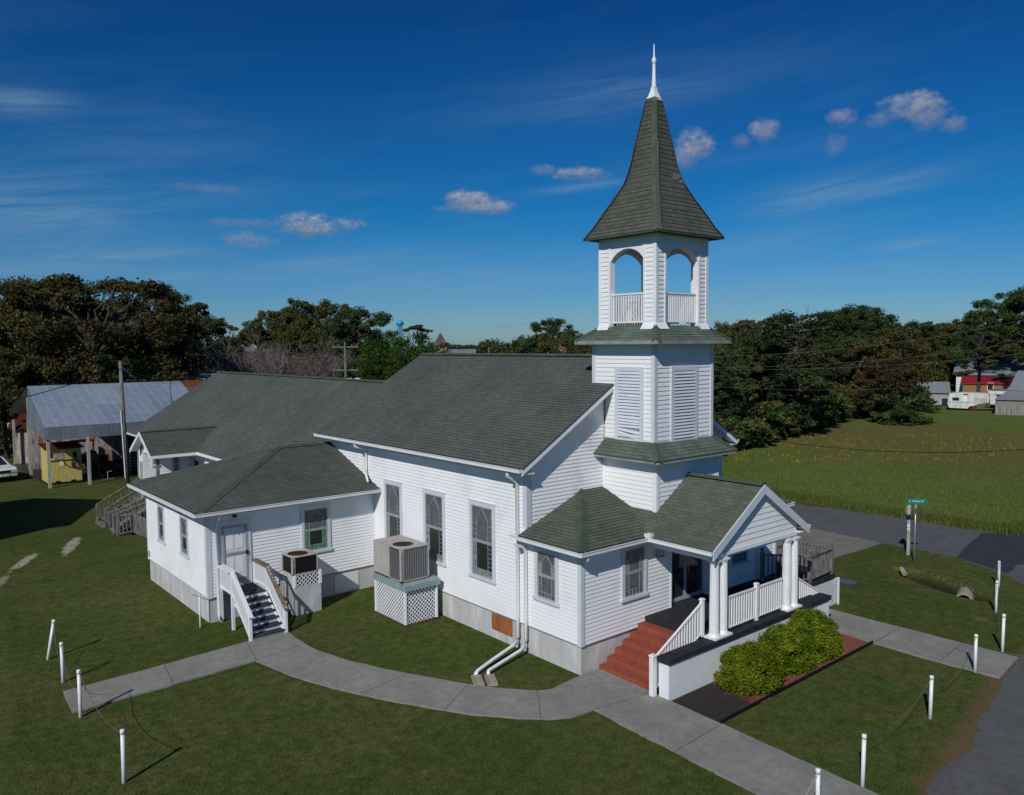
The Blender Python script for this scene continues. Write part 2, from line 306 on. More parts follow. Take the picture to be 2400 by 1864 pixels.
_c = q.mix(q.m('MULTIPLY', q.ramp(_w, [(.58, 0), (.74, 1), (.92, 1), (1.0, .2)]), .68), _s, (.135, .105, .045)); q.t.links.new(_c, b.inputs['Base Color'])
foliage('leaf_lawn', (.048, .074, .014), (.070, .094, .022), (.105, .118, .034), (.14, .12, .05), .10, .1)
foliage('leaf_flower', (.15, .11, .01), (.22, .16, .012), (.30, .21, .015), None, .2, .1)
foliage('moss_grey', (.06, .05, .042), (.095, .082, .07), (.13, .11, .095))
M = {k: v[0] for k, v in MATS.items()}

# ------------------------------------------------------------------ mesh helpers
class MB:
    def __init__(s): s.v = []; s.f = []; s.uv = []; s.cuts = []
    def cut(s):
        if s.f and (not s.cuts or s.cuts[-1] != len(s.f)): s.cuts.append(len(s.f))
        return s
    def face(s, pts, uv=None):
        i = len(s.v); s.v += [tuple(p) for p in pts]; s.f.append(tuple(range(i, i+len(pts))))
        s.uv.append(uv if uv else [(0, 0)]*len(pts)); return s
    def box(s, x0, x1, y0, y1, z0, z1):
        if x0 > x1: x0, x1 = x1, x0
        if y0 > y1: y0, y1 = y1, y0
        P = [(x0, y0, z0), (x1, y0, z0), (x1, y1, z0), (x0, y1, z0), (x0, y0, z1), (x1, y0, z1), (x1, y1, z1), (x0, y1, z1)]
        for F in ((3, 2, 1, 0), (4, 5, 6, 7), (0, 1, 5, 4), (1, 2, 6, 5), (2, 3, 7, 6), (3, 0, 4, 7)):
            p = [P[k] for k in F]; nz = F in ((3, 2, 1, 0), (4, 5, 6, 7))
            if nz: uv = [(a[1], a[0]) for a in p]
            else: uv = [((a[0]+a[1]), a[2]) for a in p]
            s.face(p, uv)
        return s
    def bar(s, p, q, w, h, up=(0, 0, 1)):
        p, q = V(p), V(q); d = (q-p).normalized(); up = V(up)
        if abs(d.dot(up)) > .99: up = V((0, 1, 0))
        a = d.cross(up).normalized()*w/2; b = a.cross(d).normalized()*h/2
        A = [p-a-b, p+a-b, p+a+b, p-a+b]; B = [x+(q-p) for x in A]
        for k in range(4):
            j = (k+1) % 4; L = (q-p).length; s.face([A[k], A[j], B[j], B[k]], [(0, 0), (.1, 0), (.1, L), (0, L)])
        s.face(A[::-1]); s.face(B); return s
    def tube(s, pts, rad, n=8, caps=True):
        pts = [V(p) for p in pts]
        if not isinstance(rad, (list, tuple)): rad = [rad]*len(pts)
        rings = []
        for i, p in enumerate(pts):
            d = (pts[min(i+1, len(pts)-1)]-pts[max(i-1, 0)]).normalized()
            ref = V((0, 0, 1)) if abs(d.z) < .9 else V((1, 0, 0))
            a = d.cross(ref).normalized(); b = a.cross(d).normalized()
            rings.append([p+(a*math.cos(t)+b*math.sin(t))*rad[i] for t in [2*math.pi*k/n for k in range(n)]])
        i0 = len(s.v); s.v += [tuple(p) for rg in rings for p in rg]
        for i in range(len(rings)-1):
            for k in range(n):
                j = (k+1) % n; s.f.append((i0+i*n+k, i0+i*n+j, i0+(i+1)*n+j, i0+(i+1)*n+k)); s.uv.append([(k/n, i), ((k+1)/n, i), ((k+1)/n, i+1), (k/n, i+1)])
        if caps:
            s.f.append(tuple(i0+k for k in range(n))[::-1]); s.uv.append([(0, 0)]*n)
            s.f.append(tuple(i0+(len(rings)-1)*n+k for k in range(n))); s.uv.append([(0, 0)]*n)
        return s
    def lathe(s, c, prof, n=16):
        return s.tube([(c[0], c[1], c[2]+z) for r_, z in prof], [r_ for r_, z in prof], n) if all(prof[i][1] < prof[i+1][1] for i in range(len(prof)-1)) else s
    def prism(s, poly, z0, z1):
        a = sum(poly[i][0]*poly[(i+1) % len(poly)][1]-poly[(i+1) % len(poly)][0]*poly[i][1] for i in range(len(poly)))
        if a < 0: poly = poly[::-1]
        s.face([(x, y, z1) for x, y in poly], [(x, y) for x, y in poly]); s.face([(x, y, z0) for x, y in poly][::-1])
        for i in range(len(poly)):
            (x, y), (X, Y) = poly[i], poly[(i+1) % len(poly)]
            s.face([(x, y, z0), (X, Y, z0), (X, Y, z1), (x, y, z1)], [(x+y, z0), (X+Y, z0), (X+Y, z1), (x+y, z1)])
        return s
    def extr(s, poly, vec):
        """closed solid from a planar 3D polygon and an extrusion vector"""
        vec = V(vec); P = [V(p) for p in poly]; Q = [p+vec for p in P]
        s.face(P[::-1]); s.face(Q)
        for i in range(len(P)):
            j = (i+1) % len(P); s.face([P[i], P[j], Q[j], Q[i]])
        return s
    def build(s, name, m, parent=None, smooth=False, loc=None):
        if s.cuts:
            out = []
            for a, b in zip([0]+s.cuts, s.cuts+[len(s.f)]):
                if a == b: continue
                t = MB()
                for fc, uv in zip(s.f[a:b], s.uv[a:b]): t.face([s.v[k] for k in fc], uv)
                out.append(t.build(name, m, parent, smooth, loc))
            return out[0]
        me = bpy.data.meshes.new(name); me.from_pydata(s.v, [], s.f); me.update()
        ul = me.uv_layers.new(name='UVMap'); fl = [c for fu in s.uv for p in fu for c in p]; ul.data.foreach_set('uv', fl)
        me.materials.append(M[m] if isinstance(m, str) else m)
        if smooth: me.polygons.foreach_set('use_smooth', [True]*len(me.polygons))
        me.update(); return link(name, me, parent, loc)
def link(name, data, parent=None, loc=None):
    o = bpy.data.objects.new(name, data); COL.objects.link(o)
    if parent: o.parent = parent
    if loc: o.location = loc
    return o
def tag(o, label=None, cat=None, group=None, kind=None):
    if label: o['label'] = label
    if cat: o['category'] = cat
    if group: o['group'] = group
    if kind: o['kind'] = kind
    return o
def empty(name, label, cat, loc=(0, 0, 0), rz=0, group=None):
    o = link(name, None, None, loc); o.rotation_euler = (0, 0, rz); o.empty_display_size = .3
    return tag(o, label, cat, group)
def copy_tree(o, parent=None):
    c = o.copy(); COL.objects.link(c)
    if parent: c.parent = parent
    for ch in list(o.children): copy_tree(ch, c)
    return c
def text_mesh(name, body, size, m, parent, mw, ext=.002):
    cu = bpy.data.curves.new(name, 'FONT'); cu.body = body; cu.size = size; cu.extrude = ext; cu.align_x = 'CENTER'; cu.align_y = 'CENTER'
    to = bpy.data.objects.new(name, cu); COL.objects.link(to); bpy.context.view_layer.update()
    me = bpy.data.meshes.new_from_object(to.evaluated_get(bpy.context.evaluated_depsgraph_get()))
    bpy.data.objects.remove(to); me.materials.clear(); me.materials.append(M[m]); o = link(name, me, parent); o.matrix_local = mw; return o
def clip(poly, axis, lo, hi):
    def half(P, sgn, lim):
        out = []
        for i in range(len(P)):
            a, b = P[i], P[(i+1) % len(P)]; da, db = sgn*(a[axis]-lim), sgn*(b[axis]-lim)
            if da >= 0: out.append(a)
            if (da > 0 > db) or (da < 0 < db): t = da/(da-db); out.append(tuple(a[k]+(b[k]-a[k])*t for k in range(len(a))))
        return out
    P = half(poly, 1, lo)
    return half(P, -1, hi) if len(P) > 2 else []
def courses(mb, poly, h, t, tb=.001, uoff=None):
    """lap a convex planar polygon (counter-clockwise seen from outside) with overlapping courses running level"""
    P = [V(p) for p in poly]; n = V((0, 0, 0))
    for i in range(len(P)): n += (P[i]-P[0]).cross(P[(i+1) % len(P)]-P[0])
    n.normalize(); up = V((0, 0, 1)) - n*n.z; up.normalize(); rt = up.cross(n).normalized()
    O = P[0]; uv = [((p-O).dot(rt), (p-O).dot(up)) for p in P]; v0 = min(b for a, b in uv); v1 = max(b for a, b in uv)
    if uoff is None: uoff = random.random()*3
    k = 0
    while v0+k*h < v1-1e-4:
        lo = v0+k*h; hi = min(lo+h, v1); C = clip(uv, 1, lo, hi); k += 1
        if len(C) < 3: continue
        mb.face([O+rt*a+up*b+n*(tb+(t-tb)*(1-(b-lo)/h)) for a, b in C], [(a+uoff, (k-1)*h+(b-lo)) for a, b in C])
        bt = [a for a, b in C if b < lo+1e-5]
        if len(bt) >= 2:
            a0, a1 = min(bt), max(bt); A = O+rt*a0+up*lo; B = O+rt*a1+up*lo
            mb.face([A+n*(-.002), B+n*(-.002), B+n*t, A+n*t], [(a0+uoff, lo-v0+.001)]*4)
    return mb
SID = .118
def wall(name, polys, m='white_siding', parent=None, h=SID):
    mb = MB()
    for p in polys: mb.cut(); courses(mb, p, h, .021)
    return mb.build(name, m, parent)
def fx(y, x0, x1, z0, z1):  # rectangle facing -Y
    return [(x0, y, z0), (x1, y, z0), (x1, y, z1), (x0, y, z1)]
def lx(x, y0, y1, z0, z1):  # rectangle facing -X
    return [(x, y1, z0), (x, y0, z0), (x, y0, z1), (x, y1, z1)]
def rx(x, y0, y1, z0, z1):
    return [(x, y0, z0), (x, y1, z0), (x, y1, z1), (x, y0, z1)]
def bx_(y, x0, x1, z0, z1):
    return [(x1, y, z0), (x0, y, z0), (x0, y, z1), (x1, y, z1)]
def roof(name, polys, m='roof_shingle', parent=None, h=.14, thick=.04):
    mb = MB()
    for p in polys:
        mb.cut(); courses(mb, p, h, .014, .002)
        P = [V(x)-V((0, 0, thick)) for x in p]; mb.face(P[::-1])
        for i in range(len(p)):
            j = (i+1) % len(p); mb.face([P[i], P[j], V(p[j]), V(p[i])])
    return mb.build(name, m, parent)
def cap(mb, p, q, w=.30, lift=.02, join=False):
    """ridge / hip cap: short overlapping pieces"""
    if not join: mb.cut()
    p, q = V(p), V(q); L = (q-p).length; n = max(1, int(L/.2)); d = (q-p)/n
    side = d.cross(V((0, 0, 1))).normalized()*w/2; dn = V((0, 0, -.075))
    for i in range(n):
        a = p+d*i; b = a+d; l0 = V((0, 0, lift+.012)); l1 = V((0, 0, lift))
        mb.face([a+l0+side+dn, a+l0, b+l1, b+l1+side+dn][::-1]); mb.face([a+l0, a+l0-side+dn, b+l1-side+dn, b+l1][::-1])
        mb.face([a+l1+side+dn, a+l0+side+dn, a+l0, a+l1]); mb.face([a+l1, a+l0, a+l0-side+dn, a+l1-side+dn])
    return mb
def gutter(name, p, q, out, parent, m='gutter_white', w=.11, h=.11):
    """open box gutter under an eave from p to q; out = outward direction"""
    p, q, out = V(p), V(q), V(out)*w; mb = MB(); z = V((0, 0, 1))
    a = [p-z*h, q-z*h]; mb.face([a[0], a[0]+out, a[1]+out, a[1]][::-1]); mb.face([a[0], a[0]+out, a[1]+out, a[1]])
    t = out.normalized()*.012
    P = [p+out-z*h, q+out-z*h, q+out+z*.0, p+out+z*.0]
    mb.extr(P, t); mb.extr([p-z*h, q-z*h, q-z*.02, p-z*.02], -t)
    mb.extr([p+out-z*.012, q+out-z*.012, q+out+z*.008, p+out+z*.008], t*2.6)
    for e in (p, q): mb.extr([e-z*h, e+out-z*h, e+out, e], (q-p).normalized()*.008)
    return mb.build(name, m, parent)
def corner_board(mb, x, y, z0, z1, sx, sy, w=.11, t=.034):
    """L-shaped corner board at an outside corner; sx, sy point outwards"""
    mb.cut(); mb.box(x+sx*t, x-sx*w, y+sy*t, y, z0, z1); mb.box(x+sx*t, x, y, y-sy*w, z0, z1)
# ------------------------------------------------------------------ windows
def window(parent, face, p, a0, a1, z0, z1, style='nave', trim=.11, meet=None):
    """face 'L' = in a wall x=p looking to -X (a runs along y); 'F' = wall y=p looking to -Y (a runs along x)"""
    def B(mb, a, b, za, zb, d0, d1):
        if face == 'L': mb.box(p-d1, p-d0, a, b, za, zb)
        else: mb.box(a, b, p-d1, p-d0, za, zb)
    def BR(mb, A, Z, B_, Z2, w, d):
        if face == 'L': mb.bar((p-d, A, Z), (p-d, B_, Z2), w, .012, (1, 0, 0))
        else: mb.bar((A, p-d, Z), (B_, p-d, Z2), w, .012, (0, 1, 0))
    sgn = -1 if face == 'L' else 1   # left to right in the picture
    mb = MB(); B(mb, a0, a0+trim, z0, z1, .0, .055); B(mb, a1-trim, a1, z0, z1, .0, .055); B(mb, a0+trim, a1-trim, z1-trim, z1, .0, .055); B(mb, a0-.02, a1+.02, z1, z1+.03, .0, .07)
    win = mb.build('window', 'grey_trim', parent)
    mb = MB(); B(mb, a0-.03, a1+.03, z0-.045, z0+.05, .0, .085); mb.build('sill', 'grey_trim', win)
    a0 += trim; a1 -= trim; z0 += .05; z1 -= trim
    mid = meet if meet else (z0+z1)/2; s = .045
    mb = MB()
    for (za, zb, d) in ((mid, z1, .045), (z0, mid, .037)):
        B(mb, a0, a0+s, za, zb, .0, d); B(mb, a1-s, a1, za, zb, .0, d); B(mb, a0+s, a1-s, za, za+s, .0, d); B(mb, a0+s, a1-s, zb-s, zb, .0, d)
    mb.build('sash', 'sash_grey', win)
    a0 += s; a1 -= s
    mb = MB(); B(mb, a0, a1, mid+s, z1-s, .0, .0262); mb.build('upper_glass', 'glass_screen' if style != 'door' else 'glass_dark', win)
    mb = MB(); B(mb, a0, a1, z0+s, mid-s, .0, .0262); mb.build('lower_glass', 'glass_dark' if style in ('nave', 'wing') else 'glass_screen', win)
    w = a1-a0; U0, U1, L0, L1 = mid+s, z1-s, z0+s, mid-s; bw = w*.2; d = .0315; c = (a0+a1)/2
    lead = MB()
    for sg in (a0+bw, a1-bw):
        BR(lead, sg, U0, sg, U0+(U1-U0)*.62, .013, d)
        BR(lead, sg, U0+(U1-U0)*.62, c, U1-.02, .016, d)
    for k in range(1, 4):
        z = U0+(U1-U0)*.62*k/4
        BR(lead, a0, z, a0+bw, z, .010, d); BR(lead, a1-bw, z, a1, z, .010, d)
    for sg in (a0+bw, a1-bw): BR(lead, sg, L0, sg, L1, .014, d)
    BR(lead, a0, L0+bw, a1, L0+bw, .014, d)
    for k in range(1, 6):
        z = L0+bw+(L1-L0-bw)*k/6
        BR(lead, a0, z, a0+bw, z, .010, d); BR(lead, a1-bw, z, a1, z, .010, d)
    for k in (1, 2): a = a0+bw+(w-2*bw)*k/3; BR(lead, a, L0, a, L0+bw, .010, d)
    lead.build('leading', 'lead_white', win)
    mb = MB(); e = .0275
    if style == 'wing':
        B(mb, a0, a1, L0, L0+bw, .0, e); B(mb, a0, a0+bw, L0+bw, L1, .0, e); B(mb, a1-bw, a1, L0+bw, L1, .0, e); mb.build('stained_border', 'glass_green', win)
    elif style == 'nave':
        if face == 'L': B(mb, a1-bw, a1, L0+bw, L1, .0, e)
        else: B(mb, a0, a0+bw, L0+bw, L1, .0, e)
        B(mb, a0, a1, L0, L0+bw, .0, e); mb.build('stained_border', 'glass_milky', win)
    elif style == 'front':
        B(mb, a0, a0+bw, U0, U1-.25, .0, e); mb.cut(); B(mb, a1-bw, a1, U0, U1-.25, .0, e); mb.build('stained_border', 'glass_milky', win)
    return win
def lattice(mb, o, du, dv, nu, nv, sp=.115, w=.026, t=.010):
    """diagonal lattice over a rectangle: origin o, unit vectors du,dv, sizes nu,nv"""
    o, du, dv = V(o), V(du), V(dv); nrm = du.cross(dv).normalized(); k = -nv
    while k < nu:
        for sg, off in ((1, 0), (-1, t*.9)):
            # line u = k + v (sg 1) or u = k + nv - v
            pts = []
            va, vb = 0.0, nv
            ua, ub = (k, k+nv) if sg == 1 else (k+nv, k)
            # clip in u
            def cl(u0, v0, u1, v1):
                if u0 > u1: u0, v0, u1, v1 = u1, v1, u0, v0
                if u1 <= 0 or u0 >= nu: return None
                if u0 < 0: t_ = (0-u0)/(u1-u0); v0 += (v1-v0)*t_; u0 = 0
                if u1 > nu: t_ = (nu-u0)/(u1-u0); v1 = v0+(v1-v0)*t_; u1 = nu
                return u0, v0, u1, v1
            r_ = cl(ua, va, ub, vb)
            if r_ and (r_[2]-r_[0]) > .02:
                a = o+du*r_[0]+dv*r_[1]+nrm*off; b = o+du*r_[2]+dv*r_[3]+nrm*off; mb.bar(a, b, w, t, nrm)
        k += sp
    return mb
def railing(name, parent, p, q, h0=.10, h1=.92, m='vinyl_rail', sp=.105, w=.032, topw=.06, toph=.045, clipz=None, ends=True):
    """railing from p to q (points at floor level, may slope)"""
    p, q = V(p), V(q); L = (q.xy-p.xy).length; mb = MB(); z = V((0, 0, 1))
    mb.bar(p+z*h1, q+z*h1, topw, toph); mb.bar(p+z*h0, q+z*h0, topw*.7, toph*.8)
    n = max(2, int(L/sp))
    for k in range(n):
        a = p.lerp(q, (k+.5)/n); za = a.z+h0
        if clipz is not None: za = max(za, clipz)
        if a.z+h1-.02 > za: mb.box(a.x-w/2, a.x+w/2, a.y-w/2, a.y+w/2, za, a.z+h1-.01)
    return mb.build(name, m, parent)
# ================================================================== GROUND
def axis(dense0, dense1, step, lo=-900, hi=1500):
    a = [lo, -300, -120, -60, -30]; a = [x for x in a if x < dense0-5]+[dense0-4, dense0-1]
    n = int((dense1-dense0)/step); a += [dense0+k*step for k in range(n+1)]
    b = [dense1+1, dense1+4]+[x for x in (30, 60, 120, 300, hi) if x > dense1+5]; return a+b
XS, YS = axis(13, 19.4, .11), axis(-7, 1.4, .11)
DC, DA = (16.65, -2.75), math.atan2(-3.0, -1.35)
def gz(x, y):
    dx, dy = x-DC[0], y-DC[1]; a = dx*math.cos(DA)+dy*math.sin(DA); b = -dx*math.sin(DA)+dy*math.cos(DA)
    r_ = (a/2.35)**2+(b/.74)**2
    return -.95*max(0, 1-r_)**.75 if r_ < 1 else 0
g = MB(); nx, ny = len(XS), len(YS)
g.v = [(x, y, gz(x, y)) for y in YS for x in XS]
for j in range(ny-1):
    for i in range(nx-1): g.f.append((j*nx+i, j*nx+i+1, (j+1)*nx+i+1, (j+1)*nx+i)); g.uv.append([(0, 0)]*4)
tag(g.build('ground', 'lawn_grass'), kind='structure')
def rough_edge(pts, amp, step=.35, closed=True, seed=1):
    rnd = random.Random(seed); out = []
    n = len(pts); cnt = n if closed else n-1
    for i in range(cnt):
        a, b = V(pts[i]), V(pts[(i+1) % n]); L = (b-a).length; k = max(1, int(L/step)); nr = V((-(b-a).y, (b-a).x)).normalized() if L > 0 else V((0, 0))
        for j in range(k):
            w = rnd.gauss(0, 1)*amp if j else 0; p = a.lerp(b, j/k)+nr*w; out.append((p.x, p.y))
    return out
def sheet(name, pts, z0, z1, m, label=None):
    """ground sheet as a triangulated prism (may be concave)"""
    import mathutils.geometry as mg
    P = [V((x, y, 0)) for x, y in pts]; tris = mg.tessellate_polygon([P]); mb = MB()
    for t in tris:
        a, b, c = [pts[i] for i in t]; ar = (b[0]-a[0])*(c[1]-a[1])-(c[0]-a[0])*(b[1]-a[1])
        if ar < 0: a, c = c, a
        mb.face([(a[0], a[1], z1), (b[0], b[1], z1), (c[0], c[1], z1)], [a, b, c])
    n = len(pts); area = sum(pts[i][0]*pts[(i+1) % n][1]-pts[(i+1) % n][0]*pts[i][1] for i in range(n))
    Q = pts if area > 0 else pts[::-1]
    for i in range(n):
        (x, y), (X, Y) = Q[i], Q[(i+1) % n]; mb.face([(x, y, z0), (X, Y, z0), (X, Y, z1), (x, y, z1)])
    return tag(mb.build(name, m), kind='structure')
# field beyond the side road
fe = [(27.0, 60), (27.2, 9), (27.2, 3), (27.2, -.1), (28.3, -2.2), (31, -4.5), (60, -8), (140, -10), (160, 36), (98, 32), (88, 34), (76, 36), (58, 34), (48, 31), (38, 40)]
sheet('field', rough_edge(fe, .18, .6, seed=3), -.05, .012, 'field_grass')
# roads
edge = rough_edge([(-6.0, -9.6), (-1, -9.1), (1.06, -8.85), (2.38, -8.62), (4.0, -8.72), (5.2, -8.35), (7.13, -8.05), (8.7, -7.74), (10.6, -7.52), (13.5, -7.2), (16.5, -6.4), (18.8, -5.04), (19.64, -4.23), (20.24, -3.11), (21.09, -1.66), (21.2, 1.0), (21.3, 9), (21.4, 60), (21.6, 220)], .035, .09, closed=False, seed=5)
far = rough_edge([(27.2, 220), (26.9, 60), (26.4, 9.2), (26.8, 6.2), (27.0, 2.67), (26.9, -.15), (28.2, -2.1), (31, -4.3), (60, -7.5), (200, -12), (200, -20), (60, -16), (20, -15.5), (-6, -16.5)], .06, .4, closed=False, seed=6)
sheet('road', edge+far, -.05, .014, 'asphalt')
sheet('road_patch', rough_edge([(21.0, -1.75), (26.6, -.75), (28.0, -2.3), (30.5, -4.6), (25.5, -5.6), (21.6, -3.9), (19.9, -4.1), (20.5, -3.0)], .03, .5, seed=9), .0, .019, 'new_asphalt')
sheet('parking_apron', rough_edge([(9.75, 1.75), (12.2, 1.7), (16.9, 1.62), (21.05, 1.5), (21.3, 4.6), (21.3, 9), (9.75, 9)], .02, 1, seed=2), -.05, .018, 'apron_concrete')
# paths
path_l = [(-11.34, 8.42), (-9.07, 8.5), (-7.66, 8.62), (-6.15, 8.72), (-4.80, 8.66), (-4.83, 7.35), (-4.78, 6.6), (-4.48, 5.37), (-3.90, 3.9), (-2.96, 1.95), (-2.36, .97), (-1.96, .46), (-1.6, .05), (-1.24, -.13), (-.71, -.06), (.02, -.01), (.72, -.02),
          (.66, -2.03), (.60, -2.66), (.55, -4.2), (.49, -5.6), (.40, -8.2), (.40, -8.9), (-1.5, -9.3), (-1.44, -6.55), (-1.34, -3.3), (-1.25, -1.72), (-1.99, -1.63), (-2.48, -1.34), (-3.03, -.8), (-3.78, .13), (-4.44, 1.27), (-5.09, 2.51), (-5.72, 3.94), (-6.15, 5.2), (-6.52, 7.04), (-8.36, 6.96), (-10.0, 6.9), (-11.42, 6.87)]
sheet('path', rough_edge(path_l, .012, .3, seed=4), -.05, .045, 'path_concrete')
sheet('side_path', rough_edge([(8.62, -7.68), (10.6, -7.5), (10.5, -1.61), (10.45, -1.2), (8.62, -1.2), (8.55, -4.2), (8.5, -5.6)], .012, .4, seed=11), -.05, .042, 'path_concrete')
jt = MB()
for a, b in (((-6.52, 7.04), (-4.83, 7.35)), ((-6.15, 8.72), (-6.5, 7.05)), ((-5.3, 3.0), (-3.6, 3.3)), ((-4.15, .75), (-2.75, 1.6)), ((-2.6, -1.2), (-1.6, .05)), ((-1.25, -1.72), (.64, -2.03)), ((-1.38, -4.4), (.55, -4.3)), ((-8.9, 6.95), (-8.7, 8.52)), ((8.55, -4.2), (10.53, -4.1)), ((8.6, -6.1), (10.55, -6.0))):
    jt.bar((*a, .0455), (*b, .0455), .018, .004)
tag(jt.build('path_joints', 'joint'), kind='structure')
# mulch bed
bed = [(.66, -2.70), (.56, -4.22), (4.5, -4.2), (8.52, -4.14), (8.56, -3.4), (8.6, -2.7)]
mb_ = sheet('mulch_bed', rough_edge(bed, .015, .3, seed=12), -.02, .03, 'mulch')
eg = MB(); eg.bar((.56, -4.23, .045), (8.56, -4.15, .045), .035, .09)
tag(eg.build('bed_edging', 'black'), 'black plastic edging strip along the front of the shrub bed', 'edging')
# ================================================================== CHURCH
CH = empty('church', 'white clapboard church with green shingle roofs and a tall square steeple', 'church')
XR, DN, XM = 9.72, 2.285, 4.812; ZS = .861; ZK = 1.126
YB = 14.69; ZE, ZR = 5.71, 8.917; EX = .5; OG = .368
XW, YW0, YW1, YWR, XWA = -6.419, 11.271, 18.078, 14.789, -2.305
ZWE, ZWR = 3.88, 5.295
HX, HY0, HY1, HE, HZR = 4.28, 14.9, 39.2, -1.557, 7.608
def foundation(polys):
    mb = MB()
    for p in polys: mb.box(*p)
    return mb.build('foundation', 'foundation', CH)
foundation([(.03, XR-.03, .03, YB-.1, -.3, ZS+.03)]); foundation([(XW+.03, .02, YW0+.03, YW1-.03, -.3, ZS+.03)]); foundation([(-1.08, 9.6, YB, HY1-.05, -.3, ZS+.03)])
mb = MB(); mb.box(.012, .035, 3.03, 4.05, .27, .80); mb.build('access_board', 'plywood', CH)
mb = MB(); mb.box(-1.75, -.75, YW0+.008, YW0+.04, .06, .74); mb.build('access_board', 'pale_paint', CH)
# nave
zt = ZE+.5*.575
sl = (ZR-ZE)/(XM+EX)           # roof slope
def nz(x): return ZE+(x+EX)*sl if x <= XM else ZR-(x-XM)*sl
wall('nave_wall', [lx(0, DN, YB, ZS, nz(0)-.03)], parent=CH)
mb = MB(); mb.box(-.006, .05, 3.2, 6.4, 1.0, 1.9)
wall('nave_wall', [[(0, DN, 3.7), (3.3, DN, 3.7), (3.3, DN, nz(3.3)-.05), (0, DN, nz(0)-.05)], [(6.3, DN, 3.7), (XR, DN, 3.7), (XR, DN, nz(XR)-.05), (6.3, DN, nz(6.3)-.05)]], 'old_siding', CH)
wall('nave_wall', [[(XR, YB, 3.0), (0, YB, 3.0), (0, YB, nz(0)-.05), (XM, YB, ZR-.05), (XR, YB, nz(XR)-.05)]], parent=CH)
wall('nave_wall', [rx(XR, DN, YB, ZS, nz(XR)-.05)], parent=CH)
xe = 2*XM+EX
roof('nave_roof', [[(-EX, YB+OG+.05, ZE), (-EX, DN-OG-.04, ZE), (XM, DN-OG-.04, ZR), (XM, YB+OG+.05, ZR)], [(xe, DN-OG-.04, ZE), (xe, YB+OG+.05, ZE), (XM, YB+OG+.05, ZR), (XM, DN-OG-.04, ZR)]], parent=CH)
rc = cap(MB(), (XM, YB+OG, ZR+.03), (XM, 2.6, ZR+.03), .34); rc.build('ridge_cap', 'hip_cap', CH)
def rake(mb, y, pts, dz=.20, t=.03, dirn=-1):
    """barge boards along polyline pts (x,z) on plane y"""
    for (x0, z0), (x1, z1) in zip(pts[:-1], pts[1:]):
        mb.extr([(x0, y, z0-dz), (x1, y, z1-dz), (x1, y, z1-.005), (x0, y, z0-.005)], (0, dirn*t, 0))
mb = MB(); rake(mb, DN-OG, [(-EX, ZE), (XM, ZR), (xe, ZE)]); mb.build('bargeboard', 'white_trim', CH)
mb = MB(); rake(mb, YB+OG, [(-EX, ZE), (XM, ZR), (xe, ZE)], dirn=1); mb.build('bargeboard', 'white_trim', CH)
# soffits of the front gable overhang and the long eaves
mb = MB()
for a, b in (((-EX, ZE), (XM, ZR)), ((XM, ZR), (xe, ZE))):
    mb.face([(a[0], DN-OG, a[1]-.14), (b[0], DN-OG, b[1]-.14), (b[0], DN+.02, b[1]-.14), (a[0], DN+.02, a[1]-.14)])
mb.box(-EX+.02, .02, DN-OG+.02, YB+OG-.02, ZE-.20, ZE-.17); mb.box(XR-.02, xe-.02, DN-OG+.02, YB+OG-.02, ZE-.20, ZE-.17)
mb.extr([(-EX, DN-OG, ZE-.01), (-EX, YB+OG, ZE-.01), (-EX, YB+OG, ZE-.22), (-EX, DN-OG, ZE-.22)], (.03, 0, 0)); mb.build('soffit', 'white_trim', CH)
gutter('gutter', (-EX-.002, DN-OG-.02, ZE-.01), (-EX-.002, YB+OG, ZE-.01), (-1, 0, 0), CH); gutter('gutter', (xe+.002, DN-OG-.02, ZE-.01), (xe+.002, YB+OG, ZE-.01), (1, 0, 0), CH)
mb = MB(); corner_board(mb, 0, DN, 3.85, nz(0)-.08, -1, -1, .16, .03); mb.build('corner_board', 'grey_trim', CH)
mb = MB(); mb.box(-.026, .0, .11, YB, ZS-.01, ZS+.015); mb.box(.11, 3.0, -.026, 0, ZS-.01, ZS+.015); mb.box(XW+.11, 0, YW0-.026, YW0, ZS-.01, ZS+.015); mb.box(XW-.026, XW, YW0, YW1, ZS-.01, ZS+.015); mb.build('starter_strip', 'sash_grey', CH)
for (a, b) in ((3.78, 5.12), (6.50, 7.82), (9.22, 10.47)): window(CH, 'L', 0, a, b, 1.82, 4.29, 'nave', .13)
# narthex
wall('narthex_wall', [lx(0, 0, DN, ZS, 3.66)], parent=CH); wall('narthex_wall', [rx(XR, 0, DN, ZS, 3.66)], parent=CH)
wall('narthex_wall', [fx(0, 0, 3.86, ZS, 3.74), fx(0, 5.86, XR, ZS, 3.74), fx(0, 3.86, 5.86, 3.25, 3.74)], parent=CH)
mb = MB(); corner_board(mb, 0, 0, ZS-.02, 3.6, -1, -1); mb.build('corner_board', 'grey_trim', CH)
mb = MB(); corner_board(mb, XR, 0, ZS-.02, 3.6, 1, -1); mb.build('corner_board', 'white_trim', CH)
OQ, ZN = .359, 3.663; sn = (4.698-ZN)/(DN+OQ); XP, YP = 2.4, -2.669; ZP = 5.222; pp = (ZP-ZN)/(XM-XP)
TX0, TX1, TY0 = 3.274, 2*XM-3.274, .057
yv = (ZN+(TX0-XP)*pp-ZN)/sn-OQ; zv = ZN+(TX0-XP)*pp
XQ = XR+OQ; XP2 = 2*XM-XP; zd = ZN+(DN+OQ)*sn
